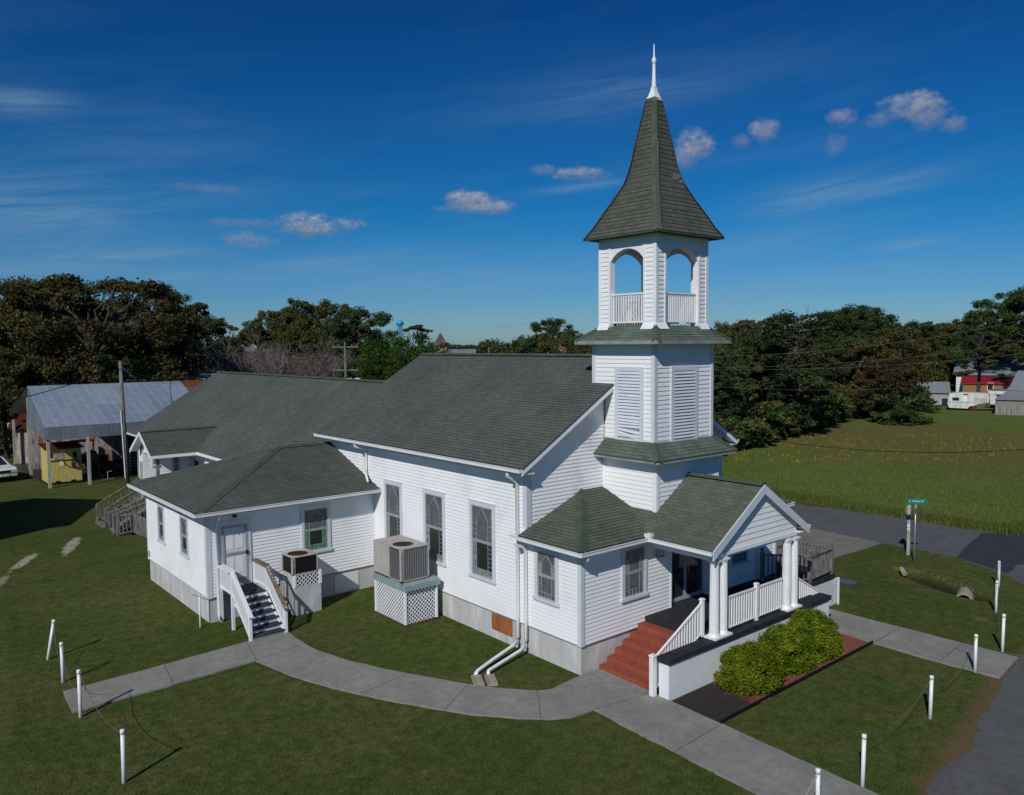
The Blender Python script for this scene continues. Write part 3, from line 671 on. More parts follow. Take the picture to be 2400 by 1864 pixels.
roof('narthex_roof', [[(-OQ, -OQ, ZN), (XP, -OQ, ZN), (TX0, yv, zv), (TX0, DN, zd), (DN, DN, zd)], [(-OQ, DN, ZN), (-OQ, -OQ, ZN), (DN, DN, zd)],
      [(XP2, -OQ, ZN), (XQ, -OQ, ZN), (XQ-(DN+OQ), DN, zd), (TX1, DN, zd), (TX1, yv, zv)], [(XQ, -OQ, ZN), (XQ, DN, ZN), (XQ-(DN+OQ), DN, zd)]], 'porch_shingle', CH)
mb = cap(MB(), (-OQ, -OQ, ZN+.03), (DN, DN, zd+.03), .34); cap(mb, (XQ, -OQ, ZN+.03), (XQ-DN-OQ, DN, zd+.03), .34); mb.build('hip_cap', 'hip_cap', CH)
gutter('gutter', (-OQ, -OQ-.1, ZN), (-OQ, DN+.25, ZN), (-1, 0, 0), CH); gutter('gutter', (-OQ-.1, -OQ, ZN), (XP, -OQ, ZN), (0, -1, 0), CH); gutter('gutter', (XP2, -OQ, ZN), (XQ+.1, -OQ, ZN), (0, -1, 0), CH)
mb = MB(); mb.box(-OQ+.01, XP+.3, -OQ+.01, 0, ZN-.17, ZN-.14); mb.box(-OQ+.01, 0, 0, DN, ZN-.17, ZN-.14); mb.box(-OQ-.002, -OQ+.02, -OQ, DN, ZN-.17, ZN-.05); mb.box(-OQ, XP, -OQ-.002, -OQ+.02, ZN-.17, ZN-.05); mb.cut(); mb.box(XP2-.3, XQ-.01, -OQ+.01, 0, ZN-.17, ZN-.14); mb.build('soffit', 'white_trim', CH)
window(CH, 'F', 0, 1.63, 2.74, 1.82, 3.42, 'front', .13); window(CH, 'F', 0, 6.93, 8.05, 1.82, 3.42, 'front', .13); window(CH, 'L', 0, .88, 1.91, 1.82, 3.36, 'front', .12)
# entrance doors in a shallow recess
mb = MB(); mb.box(3.86, 3.93, -.03, .30, ZK, 3.3); mb.box(5.79, 5.86, -.03, .30, ZK, 3.3); mb.box(3.93, 5.79, -.03, .30, 3.22, 3.3); mb.build('door_frame', 'white_trim', CH)
for x0, x1 in ((3.93, 4.86), (4.86, 5.79)):
    mb = MB(); mb.box(x0+.07, x1-.07, .20, .212, ZK+.12, 3.13); dr = mb.build('door', 'glass_dark', CH)
    mb = MB()
    for b in ((x0+.005, x0+.07, .18, .24, ZK+.02, 3.2), (x1-.07, x1-.005, .18, .24, ZK+.02, 3.2), (x0+.07, x1-.07, .18, .24, ZK+.02, ZK+.14), (x0+.07, x1-.07, .18, .24, 3.12, 3.2)): mb.box(*b)
    mb.build('stile', 'sash_grey', dr)
    mb = MB(); hx = x1-.12 if x0 < 4.5 else x0+.12; mb.tube([(hx, .15, 2.0), (hx, .15, 2.4)], .012, 6); mb.build('handle', 'galvanised', dr)
mb = MB(); mb.box(3.9, 5.83, .3, .33, ZK, 3.3); mb.build('vestibule_back', 'black', CH)
# autumn wreaths on the doors
rw = random.Random(5); mb = MB()
for cx in (4.40, 5.32):
    for k in range(90):
        t = rw.random()*6.28; rr_ = .20+rw.gauss(0, .035); c = V((cx+rr_*math.cos(t), .15+rw.random()*.03, 2.85+rr_*math.sin(t)*.8)); a = V((rw.gauss(0, 1), rw.gauss(0, .4), rw.gauss(0, 1))).normalized()*.05; b = V((rw.gauss(0, 1), rw.gauss(0, .4), rw.gauss(0, 1))).normalized()*.05
        mb.face([c-a, c-b, c+a, c+b], [(rw.random(), rw.random())]*4)
tag(mb.build('wreath', 'wreath_leaves'), 'pair of dried orange autumn wreaths hung on the glass entrance doors', 'wreath')
# wall lantern
mb = MB(); mb.box(3.18, 3.38, -.16, -.02, 2.92, 3.22); lm = mb.build('wall_lantern', 'lamp_glass', CH)
mb = MB()
for x in (3.165, 3.365):
    for y in (-.175, -.035): mb.box(x, x+.03, y, y+.03, 2.88, 3.26)
mb.box(3.15, 3.41, -.19, .0, 3.24, 3.28); mb.box(3.15, 3.41, -.19, .0, 2.86, 2.9); mb.build('lantern_frame', 'sash_grey', lm)
# portico roof
roof('portico_roof', [[(XP, YP, ZN), (XM, YP, ZP), (XM, yv, ZP), (TX0, yv, zv), (XP, -OQ, ZN)][::-1], [(XP2, YP, ZN), (XP2, -OQ, ZN), (TX1, yv, zv), (XM, yv, ZP), (XM, YP, ZP)][::-1]][:1] +
     [[(XP2, YP, ZN), (XP2, -OQ, ZN), (TX1, yv, zv), (XM, yv, ZP), (XM, YP, ZP)]], 'porch_shingle', CH)
mb = cap(MB(), (XM, YP, ZP+.03), (XM, 0, ZP+.03), .32); mb.build('ridge_cap', 'hip_cap', CH)
mb = MB(); rake(mb, YP, [(XP-.03, ZN), (XM, ZP), (XP2+.03, ZN)], .27, .035); mb.build('bargeboard', 'grey_trim', CH)
mb = MB()
for a, b in (((XP, ZN), (XM, ZP)), ((XM, ZP), (XP2, ZN))): mb.face([(a[0], YP, a[1]-.1), (b[0], YP, b[1]-.1), (b[0], YP+.2, b[1]-.1), (a[0], YP+.2, a[1]-.1)])
mb.box(XP, XP+.42, YP+.02, -.0, ZN-.18, ZN-.15); mb.box(XP2-.42, XP2, YP+.02, 0, ZN-.18, ZN-.15); mb.box(XP+.42, XP2-.42, -2.42, 0, ZN-.165, ZN-.14); mb.build('soffit', 'white_trim', CH)
gutter('gutter', (XP, YP-.03, ZN), (XP, -OQ-.1, ZN), (-1, 0, 0), CH); gutter('gutter', (XP2, YP-.03, ZN), (XP2, -OQ-.1, ZN), (1, 0, 0), CH)
mb = MB(); mb.box(XP-.12, XP+.08, -OQ-.16, -OQ+.04, ZN-.02, ZN+.10); mb.build('gutter_splash_guard', 'gutter_white', CH)
gy = -2.50
wall('portico_gable', [[(2.78, gy, 3.50), (XP2-.38, gy, 3.50), (XP2-.38, gy, 3.83), (XM, gy, ZP-.07), (2.78, gy, 3.83)]], parent=CH, h=.165)
mb = MB(); mb.box(2.70, XP2-.30, gy-.03, gy+.02, 3.40, 3.51); mb.box(2.70, XP2-.30, gy+.02, gy+.26, 3.33, 3.50); mb.box(2.55, 2.75, gy+.04, -.02, 3.33, 3.49); mb.box(XP2-.35, XP2-.15, gy+.04, -.02, 3.33, 3.49); mb.build('portico_beam', 'white_trim', CH)
# porch floor, walls and steps
mb = MB(); mb.box(2.69, 8.3, -2.28, -.0, ZK-.165, ZK); mb.box(3.86, 5.86, 0, .3, ZK-.11, ZK); mb.build('porch_floor', 'rubber_deck', CH)
mb = MB(); mb.box(2.70, 6.93, -2.26, -.05, -.1, ZK-.165); mb.build('porch_base', 'chalky_wall', CH)
mb = MB(); mb.box(.60, 8.70, -2.62, -2.30, -.1, ZK-.14); mb.build('porch_wall', 'chalky_wall', CH)
bw_ = MB(); bw_.box(.55, 8.76, -2.67, -2.255, ZK-.14, ZK-.004); ob = bw_.build('wall_cap', 'rubber_deck', CH)
bv = ob.modifiers.new('bevel', 'BEVEL'); bv.width = .03; bv.segments = 3
for side in (0, 1):
    for k in range(6):
        x0 = .70+.33*k; z = .161*(k+1)
        a, b = (x0, 2.69) if not side else (2*XM-2.69, 2*XM-x0)
        mb = MB(); y0, y1 = -2.04, (-.02 if not side else -.5)
        mb.box(a, b, y0, y1, z-.161, z); nm = mb
        mb.build('brick_step', 'brick', CH)
# columns (fluted)
def column(x, y):
    mb = MB(); n = 40; rings = []
    for z, rad in ((ZK+.10, .135), (1.9, .135), (3.22, .118)):
        rings.append([(x+(rad-(.006 if k % 2 else 0))*math.cos(2*math.pi*k/n), y+(rad-(.006 if k % 2 else 0))*math.sin(2*math.pi*k/n), z) for k in range(n)])
    for a, b in zip(rings[:-1], rings[1:]):
        for k in range(n): j = (k+1) % n; mb.face([a[k], a[j], b[j], b[k]])
    c = mb.build('column', 'pvc', CH)
    mb = MB(); mb.box(x-.20, x+.20, y-.20, y+.20, ZK-.004, ZK+.05); mb.tube([(x, y, ZK+.05), (x, y, ZK+.10), (x, y, ZK+.13)], [.175, .155, .138], 24); mb.build('plinth', 'pvc', c)
    mb = MB(); mb.box(x-.14, x+.14, y-.14, y+.14, 3.28, 3.33); mb.tube([(x, y, 3.20), (x, y, 3.24), (x, y, 3.28)], [.120, .134, .138], 24); mb.build('capital', 'pvc', c)
for x in (2.78, 3.17, 6.45, 6.84): column(x, -2.44)
# porch railings and posts
railing('railing', CH, (3.36, -2.40, ZK), (4.83, -2.40, ZK), .10, .98, sp=.115, w=.038)
railing('railing', CH, (4.95, -2.40, ZK), (6.26, -2.40, ZK), .10, .98, sp=.115, w=.038)
railing('railing', CH, (.60, -2.17, .10), (2.58, -2.17, ZK+.02), .10, .95, sp=.115, w=.038)
railing('railing', CH, (8.9, -2.17, .15), (2*XM-2.58, -2.17, ZK+.02), .10, .95, sp=.115, w=.038)
def post(x, y, z0, z1, w=.10, m='vinyl_rail', capw=.03, par=CH, nm='rail_post'):
    mb = MB(); mb.box(x-w/2, x+w/2, y-w/2, y+w/2, z0, z1); mb.box(x-w/2-capw/2, x+w/2+capw/2, y-w/2-capw/2, y+w/2+capw/2, z1, z1+.035); mb.box(x-w/2, x+w/2, y-w/2, y+w/2, z1+.035, z1+.05)
    return mb.build(nm, m, par)
post(2.60, -2.16, ZK-.0, 2.16); post(4.89, -2.40, ZK, 2.20); post(.50, -2.17, .04, 1.10, .14)
# tower: lower stage
wall('tower_wall', [lx(TX0, TY0, DN+.3, 4.1, 5.86), fx(TY0, TX0, TX1, 4.1, 5.86), rx(TX1, TY0, DN+.3, 4.1, 5.86)], 'white_siding', CH, .139)
mb = MB(); corner_board(mb, TX0, TY0, 4.15, 5.80, -1, -1, .12, .034); corner_board(mb, TX1, TY0, 4.3, 5.80, 1, -1, .12, .028); mb.cut(); mb.box(TX0-.028, TX0+.0, DN-.13, DN, 4.6, 5.8); mb.build('corner_board', 'white_trim', CH)
OT, Z3 = .433, 5.832; UX0, UX1, UY0, UY1 = 3.373, 2*XM-3.373, .237, 2.798; Z3T = 6.292
a0, a1, b0 = TX0-OT, TX1+OT, TY0-OT
roof('skirt_roof', [[(a0, b0, Z3), (a1, b0, Z3), (UX1, UY0, Z3T), (UX0, UY0, Z3T)], [(a0, DN, Z3), (a0, b0, Z3), (UX0, UY0, Z3T), (UX0, DN, Z3T)], [(a1, b0, Z3), (a1, DN, Z3), (UX1, DN, Z3T), (UX1, UY0, Z3T)]], 'skirt_shingle', CH, .13)
mb = cap(MB(), (a0, b0, Z3+.02), (UX0, UY0, Z3T+.02), .26); cap(mb, (a1, b0, Z3+.02), (UX1, UY0, Z3T+.02), .26); mb.build('hip_cap', 'hip_cap', CH)
mb = MB(); mb.box(a0+.02, a1-.02, b0+.02, TY0+.02, Z3-.10, Z3-.045); mb.box(a0+.02, TX0+.02, TY0+.02, DN, Z3-.10, Z3-.045); mb.box(TX1-.02, a1-.02, TY0+.02, DN, Z3-.10, Z3-.045)
mb.box(a0, a1, b0, b0+.02, Z3-.10, Z3-.03); mb.box(a0, a0+.02, b0+.02, DN, Z3-.10, Z3-.03); mb.box(a1-.02, a1, b0+.02, DN, Z3-.10, Z3-.03); mb.build('soffit', 'eave_metal', CH)
# middle stage
ZM = 9.332
wall('tower_wall', [lx(UX0, UY0, UY1, 6.2, ZM), fx(UY0, UX0, UX1, 6.2, ZM), rx(UX1, UY0, UY1, 6.2, ZM), bx_(UY1, UX0, UX1, 7.4, ZM)], parent=CH, h=.139)
mb = MB()
for x, y, sx, sy in ((UX0, UY0, -1, -1), (UX1, UY0, 1, -1), (UX0, UY1, -1, 1), (UX1, UY1, 1, 1)): corner_board(mb, x, y, 6.22 if y < 1 else 7.5, ZM-.01, sx, sy, .10, .034)
mb.build('corner_board', 'grey_trim', CH)
def louvre(face, p, a0, a1, z0, z1, tr=.14):
    def B(mb, a, b, za, zb, d0, d1):
        if face == 'L': mb.box(p-d1, p-d0, a, b, za, zb)
        else: mb.box(a, b, p-d1, p-d0, za, zb)
    mb = MB(); B(mb, a0, a0+tr, z0, z1, 0, .05); B(mb, a1-tr, a1, z0, z1, 0, .05); B(mb, a0+tr, a1-tr, z1-tr, z1, 0, .05); B(mb, a0+tr, a1-tr, z0, z0+.07, 0, .05); w = mb.build('louvre_window', 'grey_trim', CH)
    mb = MB(); B(mb, a0+tr, a1-tr, z0+.07, z1-tr, 0, .025); mb.build('louvre_void', 'sash_grey', w)
    mb = MB(); n = 21; rn = random.Random(2)
    for k in range(n):
        z = z0+.09+(z1-tr-z0-.11)*(k+.5)/n; A, B_ = a0+tr, a1-tr; sag = 0
        if face == 'L' and k in (1, 2): sag = .10*(3-k)
        if face == 'L' and k in (5, 6, 13): sag = .025
        if face == 'L': P = [(p-.026, B_, z+.045), (p-.06, B_, z-.026), (p-.06, A, z-.026-sag), (p-.026, A, z+.045-sag)]
        else: P = [(A, p-.026, z+.045), (A, p-.06, z-.026), (B_, p-.06, z-.026), (B_, p-.026, z+.045)]
        if face != 'L': P = P[::1]
        mb.extr(P, (0, 0, .014))
    mb.build('slats', 'grey_trim', w)
louvre('L', UX0, .64, 1.82, 6.28, 8.60); louvre('F', UY0, 4.13, 5.45, 6.24, 8.60)
O2 = .419; BX0, BX1, BY0, BY1 = 3.549, 2*XM-3.549, .342, 2.683; ZB0, ZB1 = 9.853, 12.665
c0, c1, d0, d1 = UX0-O2, UX1+O2, UY0-O2, UY1+O2; zq = ZM+.09
roof('skirt_roof', [[(c0, d0, zq), (c1, d0, zq), (BX1, BY0, ZB0), (BX0, BY0, ZB0)], [(c0, d1, zq), (c0, d0, zq), (BX0, BY0, ZB0), (BX0, BY1, ZB0)], [(c1, d0, zq), (c1, d1, zq), (BX1, BY1, ZB0), (BX1, BY0, ZB0)], [(c1, d1, zq), (c0, d1, zq), (BX0, BY1, ZB0), (BX1, BY1, ZB0)]], 'skirt_shingle', CH, .13)
mb = MB()
for A, B_ in (((c0, d0), (BX0, BY0)), ((c1, d0), (BX1, BY0)), ((c0, d1), (BX0, BY1)), ((c1, d1), (BX1, BY1))): cap(mb, (*A, zq+.02), (*B_, ZB0+.02), .26)
mb.build('hip_cap', 'hip_cap', CH)
mb = MB(); mb.box(c0+.02, c1-.02, d0+.02, d1-.02, ZM-.02, ZM+.01)
mb.box(c0-.01, c1+.01, d0-.03, d0+.02, ZM-.03, zq); mb.box(c0-.03, c0+.02, d0+.02, d1, ZM-.03, zq); mb.box(c1-.02, c1+.03, d0+.02, d1, ZM-.03, zq); mb.box(c0, c1, d1-.02, d1+.03, ZM-.03, zq); mb.build('fascia', 'eave_metal', CH)
mb = MB(); mb.box(BX0+.02, BX1-.02, BY0+.02, BY1-.02, ZB0-.06, ZB0+.02); mb.build('belfry_floor', 'hip_cap', CH)
# belfry piers with real openings
pw = .46; PW2 = .48; zc = ZB0-.12
for (x, y, sx, sy) in ((BX0, BY0, 1, 1), (BX1, BY0, -1, 1), (BX0, BY1, 1, -1), (BX1, BY1, -1, -1)):
    xa, xb = sorted((x, x+sx*pw)); ya, yb = sorted((y, y+sy*PW2))
    mb = MB(); tk = .2; mb.box(xa+(.012 if sx > 0 else 0), xb-(.012 if sx < 0 else 0), *((ya+.012, ya+tk) if sy > 0 else (yb-tk, yb-.012)), ZB0-.02, ZB1); mb.box(*((xa+.012, xa+tk) if sx > 0 else (xb-tk, xb-.012)), *((ya+tk, yb) if sy > 0 else (ya, yb-tk)), ZB0-.02, ZB1); pr = mb.build('belfry_pier', 'white_trim', CH)
    P = []
    P.append(fx(ya, xa, xb-.07 if sx > 0 else xb, zc, ZB1) if sy > 0 else bx_(yb, xa, xb, zc, ZB1)); P.append(lx(xa, ya, yb, zc, ZB1) if sx > 0 else rx(xb, ya, yb, zc, ZB1))
    wall('siding', P, parent=pr, h=.139)
    mb = MB(); corner_board(mb, x, y, zc, ZB1-.01, -sx, -sy, .09, .03)
    ex, ey = (xb, yb) if sx > 0 else (xa, yb)
    # casing at the opening side and flared foot flashing
    fxx = x+sx*pw; fyy = y+sy*PW2
    mb.box(min(fxx, fxx-sx*.07), max(fxx, fxx-sx*.07), y-sy*.03, y, zc, ZB1-.25); mb.box(x-sx*.03, x, min(fyy, fyy-sy*.07), max(fyy, fyy-sy*.07), zc, ZB1-.25)
    mb.build('casing', 'white_trim', pr)
    mb = MB()
    for (p1, p2, o) in (((x, y), (fxx, y), (0, -sy)), ((x, y), (x, fyy), (-sx, 0))):
        A = V((*p1, ZB0+.10)); B_ = V((*p2, ZB0+.10)); oo = V((*o, 0)); mb.extr([A+oo*.035, B_+oo*.035, B_+oo*.16-V((0, 0, .19)), A+oo*.16-V((0, 0, .19))], -oo*.02)
    mb.build('flashing', 'white_trim', pr)
# headers with arches
def arch(name, face, p, a0, a1, zs, zt, z1, t):
    n = 16; pts = []; c = (a0+a1)/2; hw = (a1-a0)/2; rise = zt-zs; rad = (hw*hw+rise*rise)/(2*rise); zc_ = zt-rad; th = math.asin(hw/rad)
    for k in range(n+1):
        a = -th+2*th*k/n; pts.append((c+rad*math.sin(a), zc_+rad*math.cos(a)))
    mb = MB()
    for k in range(n):
        (xa, za), (xb, zb) = pts[k], pts[k+1]
        Q = [(xa, za), (xb, zb), (xb, z1), (xa, z1)]
        if face == 'F': mb.extr([(x, p, z) for x, z in Q], (0, t, 0))
        else: mb.extr([(p, x, z) for x, z in Q], (t, 0, 0))
    return mb.build(name, 'white_trim', CH)
zs_, zt_ = 11.92, 12.30
arch('belfry_arch', 'F', BY0+.0, BX0+pw, BX1-pw, zs_, zt_, ZB1-.18, .21); arch('belfry_arch', 'L', BX0+.0, BY0+PW2, BY1-PW2, zs_, zt_, ZB1-.18, .21)
arch('belfry_arch', 'F', BY1, BX0+pw, BX1-pw, zs_, zt_, ZB1-.18, -.21); arch('belfry_arch', 'L', BX1, BY0+PW2, BY1-PW2, zs_, zt_, ZB1-.18, -.21)
wall('belfry_header', [fx(BY0-.003, BX0+pw-.07, BX1-pw+.07, ZB1-.20, ZB1), lx(BX0-.003, BY0+PW2-.07, BY1-PW2+.07, ZB1-.20, ZB1), rx(BX1, BY0+PW2, BY1-PW2, ZB1-.2, ZB1)], parent=CH)
mb = MB(); mb.box(BX0+.05, BX1-.05, BY0+.05, BY1-.05, ZB1-.03, ZB1+.0); mb.build('belfry_ceiling', 'pale_wood', CH)
for p_, q_ in (((BX0+pw, BY0+.10), (BX1-pw, BY0+.10)), ((BX0+.10, BY1-PW2), (BX0+.10, BY0+PW2)), ((BX0+pw, BY1-.1), (BX1-pw, BY1-.1)), ((BX1-.1, BY1-PW2), (BX1-.1, BY0+PW2))):
    railing('railing', CH, (*p_, ZB0), (*q_, ZB0), .14, 1.03, sp=.105, w=.042, topw=.08, toph=.05)
# bell with wheel and yoke
mb = MB(); bc = (4.55, 1.75, ZB0)
prof = [(.36, .22), (.33, .26), (.28, .36), (.235, .50), (.22, .64), (.17, .72), (.05, .74)]
mb.tube([(bc[0], bc[1], bc[2]+z) for r_, z in prof], [r_ for r_, z in prof], 24); bl = mb.build('bell', 'bell_bronze', None, True); tag(bl, 'dark bronze bell with its wheel and timber frame in the open belfry', 'bell')
mb = MB(); mb.box(bc[0]-.5, bc[0]+.5, bc[1]-.05, bc[1]+.05, bc[2]+.74, bc[2]+.84); mb.build('yoke', 'rust', bl)
mb = MB(); wc = (bc[0]+.52, bc[1], bc[2]+.78)
mb.tube([(wc[0], wc[1]+.42*math.cos(t), wc[2]+.42*math.sin(t)) for t in [2*math.pi*k/24 for k in range(25)]], .028, 6)
for k in range(6): t = math.pi*k/3; mb.bar(wc, (wc[0], wc[1]+.42*math.cos(t), wc[2]+.42*math.sin(t)), .03, .03)
mb.build('wheel', 'black', bl)
mb = MB()
for sx in (-.62, .62): mb.bar((bc[0]+sx, bc[1]-.45, bc[2]), (bc[0]+sx, bc[1], bc[2]+.8), .09, .09); mb.bar((bc[0]+sx, bc[1]+.45, bc[2]), (bc[0]+sx, bc[1], bc[2]+.8), .09, .09); mb.box(bc[0]+sx-.05, bc[0]+sx+.05, bc[1]-.6, bc[1]+.6, bc[2]+.02, bc[2]+.12)
mb.build('frame', 'pale_wood', bl)
# spire: bell-cast square roof
cxs, cys = XM, (BY0+BY1)/2; hx, hy = (BX1-BX0)/2+.379, (BY1-BY0)/2+.379; ZC = 12.698
prof = [(1, ZC), (.868, 13.05), (.729, 13.49), (.585, 13.93), (.485, 14.26), (.425, 14.45), (.385, 14.68), (.332, 15.03), (.267, 15.69), (.172, 16.57), (.112, 17.12)]
polys = []
for (s0, z0), (s1, z1) in zip(prof[:-1], prof[1:]):
    def ring(s, z): return [(cxs-hx*s, cys-hy*s, z), (cxs+hx*s, cys-hy*s, z), (cxs+hx*s, cys+hy*s, z), (cxs-hx*s, cys+hy*s, z)]
    a, b = ring(s0, z0), ring(s1, z1)
    for k in range(4): j = (k+1) % 4; polys.append([a[k], a[j], b[j], b[k]])
mb = MB()
for p in polys: courses(mb, p, .145, .016, .002, uoff=1.37)
sp_ = mb.build('spire_roof', 'spire_shingle', CH)
mb = MB()
for k in range(4):
    mb.cut(); sx, sy = ((-1, -1), (1, -1), (1, 1), (-1, 1))[k]
    for (s0, z0), (s1, z1) in zip(prof[:-1], prof[1:]): cap(mb, (cxs+sx*hx*s0, cys+sy*hy*s0, z0+.015), (cxs+sx*hx*s1, cys+sy*hy*s1, z1+.015), .24 if s0 > .3 else .17, .01, True)
mb.build('hip_cap', 'hip_cap', sp_)
mb = MB()   # shingles torn off on the front slope
for (x, z) in ((.15, 14.50), (.31, 14.52), (.50, 14.44), (.24, 14.62), (.44, 14.60), (.66, 14.42)):
    s = np.interp(z, [p[1] for p in prof], [p[0] for p in prof]); s2 = np.interp(z+.11, [p[1] for p in prof], [p[0] for p in prof]); mb.extr([(cxs+x, cys-hy*s-.026, z), (cxs+x+.15, cys-hy*s-.026, z), (cxs+x+.15, cys-hy*s2-.026, z+.11), (cxs+x, cys-hy*s2-.026, z+.11)], (0, .01, 0))
mb.build('shingle_patch', 'worn_shingle', sp_)
mb = MB(); mb.box(cxs-hx+.03, cxs+hx-.03, cys-hy+.03, cys+hy-.03, ZC-.045, ZC-.012); mb.box(cxs-hx, cxs+hx, cys-hy, cys-hy+.03, ZC-.05, ZC-.004); mb.box(cxs-hx, cxs-hx+.03, cys-hy+.03, cys+hy, ZC-.05, ZC-.004); mb.box(cxs+hx-.03, cxs+hx, cys-hy+.03, cys+hy, ZC-.05, ZC-.004); mb.build('soffit', 'hip_cap', CH)
mb = MB(); prof = [(.20, 17.06), (.135, 17.2), (.085, 17.36), (.062, 17.5)]
for (s0, z0), (s1, z1) in zip(prof[:-1], prof[1:]):
    a = [(cxs-s0, cys-s0, z0), (cxs+s0, cys-s0, z0), (cxs+s0, cys+s0, z0), (cxs-s0, cys+s0, z0)]; b = [(cxs-s1, cys-s1, z1), (cxs+s1, cys-s1, z1), (cxs+s1, cys+s1, z1), (cxs-s1, cys+s1, z1)]
    for k in range(4): j = (k+1) % 4; mb.face([a[k], a[j], b[j], b[k]])
pr_ = [(.075, 17.48), (.055, 17.9), (.045, 18.22), (.062, 18.24), (.078, 18.30), (.072, 18.36), (.04, 18.40), (.03, 18.45), (.016, 18.80), (.008, 18.83)]
mb.tube([(cxs, cys, z) for r_, z in pr_], [r_ for r_, z in pr_], 12); mb.build('finial', 'white_trim', CH)
# ---- side wing
def wz(d): return ZWE
wall('wing_wall', [fx(YW0, XW, -.0, ZS, 3.85)], parent=CH); wall('wing_wall', [lx(XW, YW0, YW1, ZS, 3.85)], parent=CH); wall('wing_wall', [bx_(YW1, XW, 0, ZS, 3.85)], parent=CH)
mb = MB(); corner_board(mb, XW, YW0, ZS-.02, 3.75, -1, -1, .13, .03); mb.build('corner_board', 'grey_trim', CH)
mb = MB(); corner_board(mb, XW, YW1, ZS-.02, 3.75, -1, 1, .10, .03); mb.cut(); mb.box(-.03, .0, YW0-.10, YW0, ZS, 3.7); mb.build('corner_board', 'white_trim', CH)
e0, g0, g1 = XW-.46, YW0-.46, YW1+.512
roof('wing_roof', [[(e0, g0, ZWE), (0, g0, ZWE), (0, YWR, ZWR), (XWA, YWR, ZWR)], [(e0, g1, ZWE), (e0, g0, ZWE), (XWA, YWR, ZWR)], [(0, g1, ZWE), (e0, g1, ZWE), (XWA, YWR, ZWR), (0, YWR, ZWR)]], parent=CH)
mb = cap(MB(), (e0, g0, ZWE+.03), (XWA, YWR, ZWR+.03), .36); cap(mb, (e0, g1, ZWE+.03), (XWA, YWR, ZWR+.03), .36); cap(mb, (XWA, YWR, ZWR+.03), (0, YWR, ZWR+.03), .34); mb.build('hip_cap', 'hip_cap', CH)
gutter('gutter', (e0, g0-.1, ZWE), (e0, g1, ZWE), (-1, 0, 0), CH); gutter('gutter', (e0-.1, g0, ZWE), (0, g0, ZWE), (0, -1, 0), CH)
mb = MB(); mb.box(e0+.01, 0, g0+.01, YW0, ZWE-.18, ZWE-.15); mb.box(e0+.01, XW, YW0, g1-.01, ZWE-.18, ZWE-.15); mb.box(e0, 0, g0-.004, g0+.016, ZWE-.18, ZWE-.04); mb.box(e0-.004, e0+.016, g0, g1, ZWE-.18, ZWE-.04); mb.build('soffit', 'gutter_white', CH)
window(CH, 'F', YW0, -3.05, -1.90, 1.80, 3.50, 'wing', .11); window(CH, 'L', XW, 13.04, 13.93, 1.90, 3.35, 'wing', .09); window(CH, 'L', XW, 15.76, 16.58, 1.90, 3.35, 'wing', .09)
# side door with storm door
mb = MB(); mb.box(-6.03, -5.93, YW0-.05, YW0, 1.10, 3.42); mb.box(-5.04, -4.92, YW0-.05, YW0, 1.10, 3.42); mb.box(-5.93, -5.04, YW0-.05, YW0, 3.24, 3.42); df = mb.build('door_frame', 'grey_trim', CH)
mb = MB(); mb.box(-5.90, -5.07, YW0-.026, YW0, 1.14, 3.21); dr = mb.build('door', 'pale_paint', CH)
mb = MB()
for (a, b, z0, z1) in ((-5.78, -5.53, 2.42, 2.95), (-5.45, -5.20, 2.42, 2.95), (-5.78, -5.53, 1.55, 2.10), (-5.45, -5.20, 1.55, 2.10)): mb.cut(); mb.box(a, b, YW0-.034, YW0-.026, z0, z1)
mb.build('panel', 'white_trim', dr)
mb = MB()
for b in ((-5.93, -5.85, 1.12, 3.24), (-5.12, -5.04, 1.12, 3.24), (-5.85, -5.12, 3.15, 3.24), (-5.85, -5.12, 2.24, 2.30), (-5.85, -5.12, 1.12, 1.40)): mb.box(b[0], b[1], YW0-.062, YW0-.036, b[2], b[3])
mb.build('storm_door', 'sash_grey', dr)
mb = MB(); mb.box(-5.12, -5.06, YW0-.10, YW0-.062, 2.18, 2.32); mb.build('handle', 'black', dr)
mb = MB(); mb.tube([(-5.5, YW0, 3.62), (-5.5, YW0-.12, 3.60)], .03, 8); mb.tube([(-5.5, YW0-.14, 3.66), (-5.5, YW0-.14, 3.60), (-5.5, YW0-.14, 3.53)], [.03, .07, .09], 12); mb.build('door_lamp', 'dark_metal', CH)
# ---- rear hall
ss = (HZR-ZWE)/(HX-HE); hx2 = 2*HX-HE
def hz_(x): return ZWE+(x-HE)*ss
wall('hall_wall', [lx(-1.1, YB, HY1, ZS, 4.0)], parent=CH, h=.14); wall('hall_wall', [[(9.6, HY1, ZS), (-1.1, HY1, ZS), (-1.1, HY1, hz_(-1.1)-.1), (HX, HY1, HZR-.1), (9.6, HY1, hz_(-1.1)-.1)]], parent=CH, h=.14); wall('hall_wall', [rx(9.6, YB, HY1, ZS, 4.0)], parent=CH, h=.14)
roof('hall_roof', [[(HE, HY1+.35, ZWE), (HE, YB-.2, ZWE), (HX, YB-.2, HZR), (HX, HY1+.35, HZR)], [(hx2, YB+.4, ZWE), (hx2, HY1+.35, ZWE), (HX, HY1+.35, HZR), (HX, YB+.4, HZR)]], parent=CH, h=.15)
mb = cap(MB(), (HX, HY1+.35, HZR+.03), (HX, YB, HZR+.03), .34); mb.build('ridge_cap', 'hip_cap', CH)
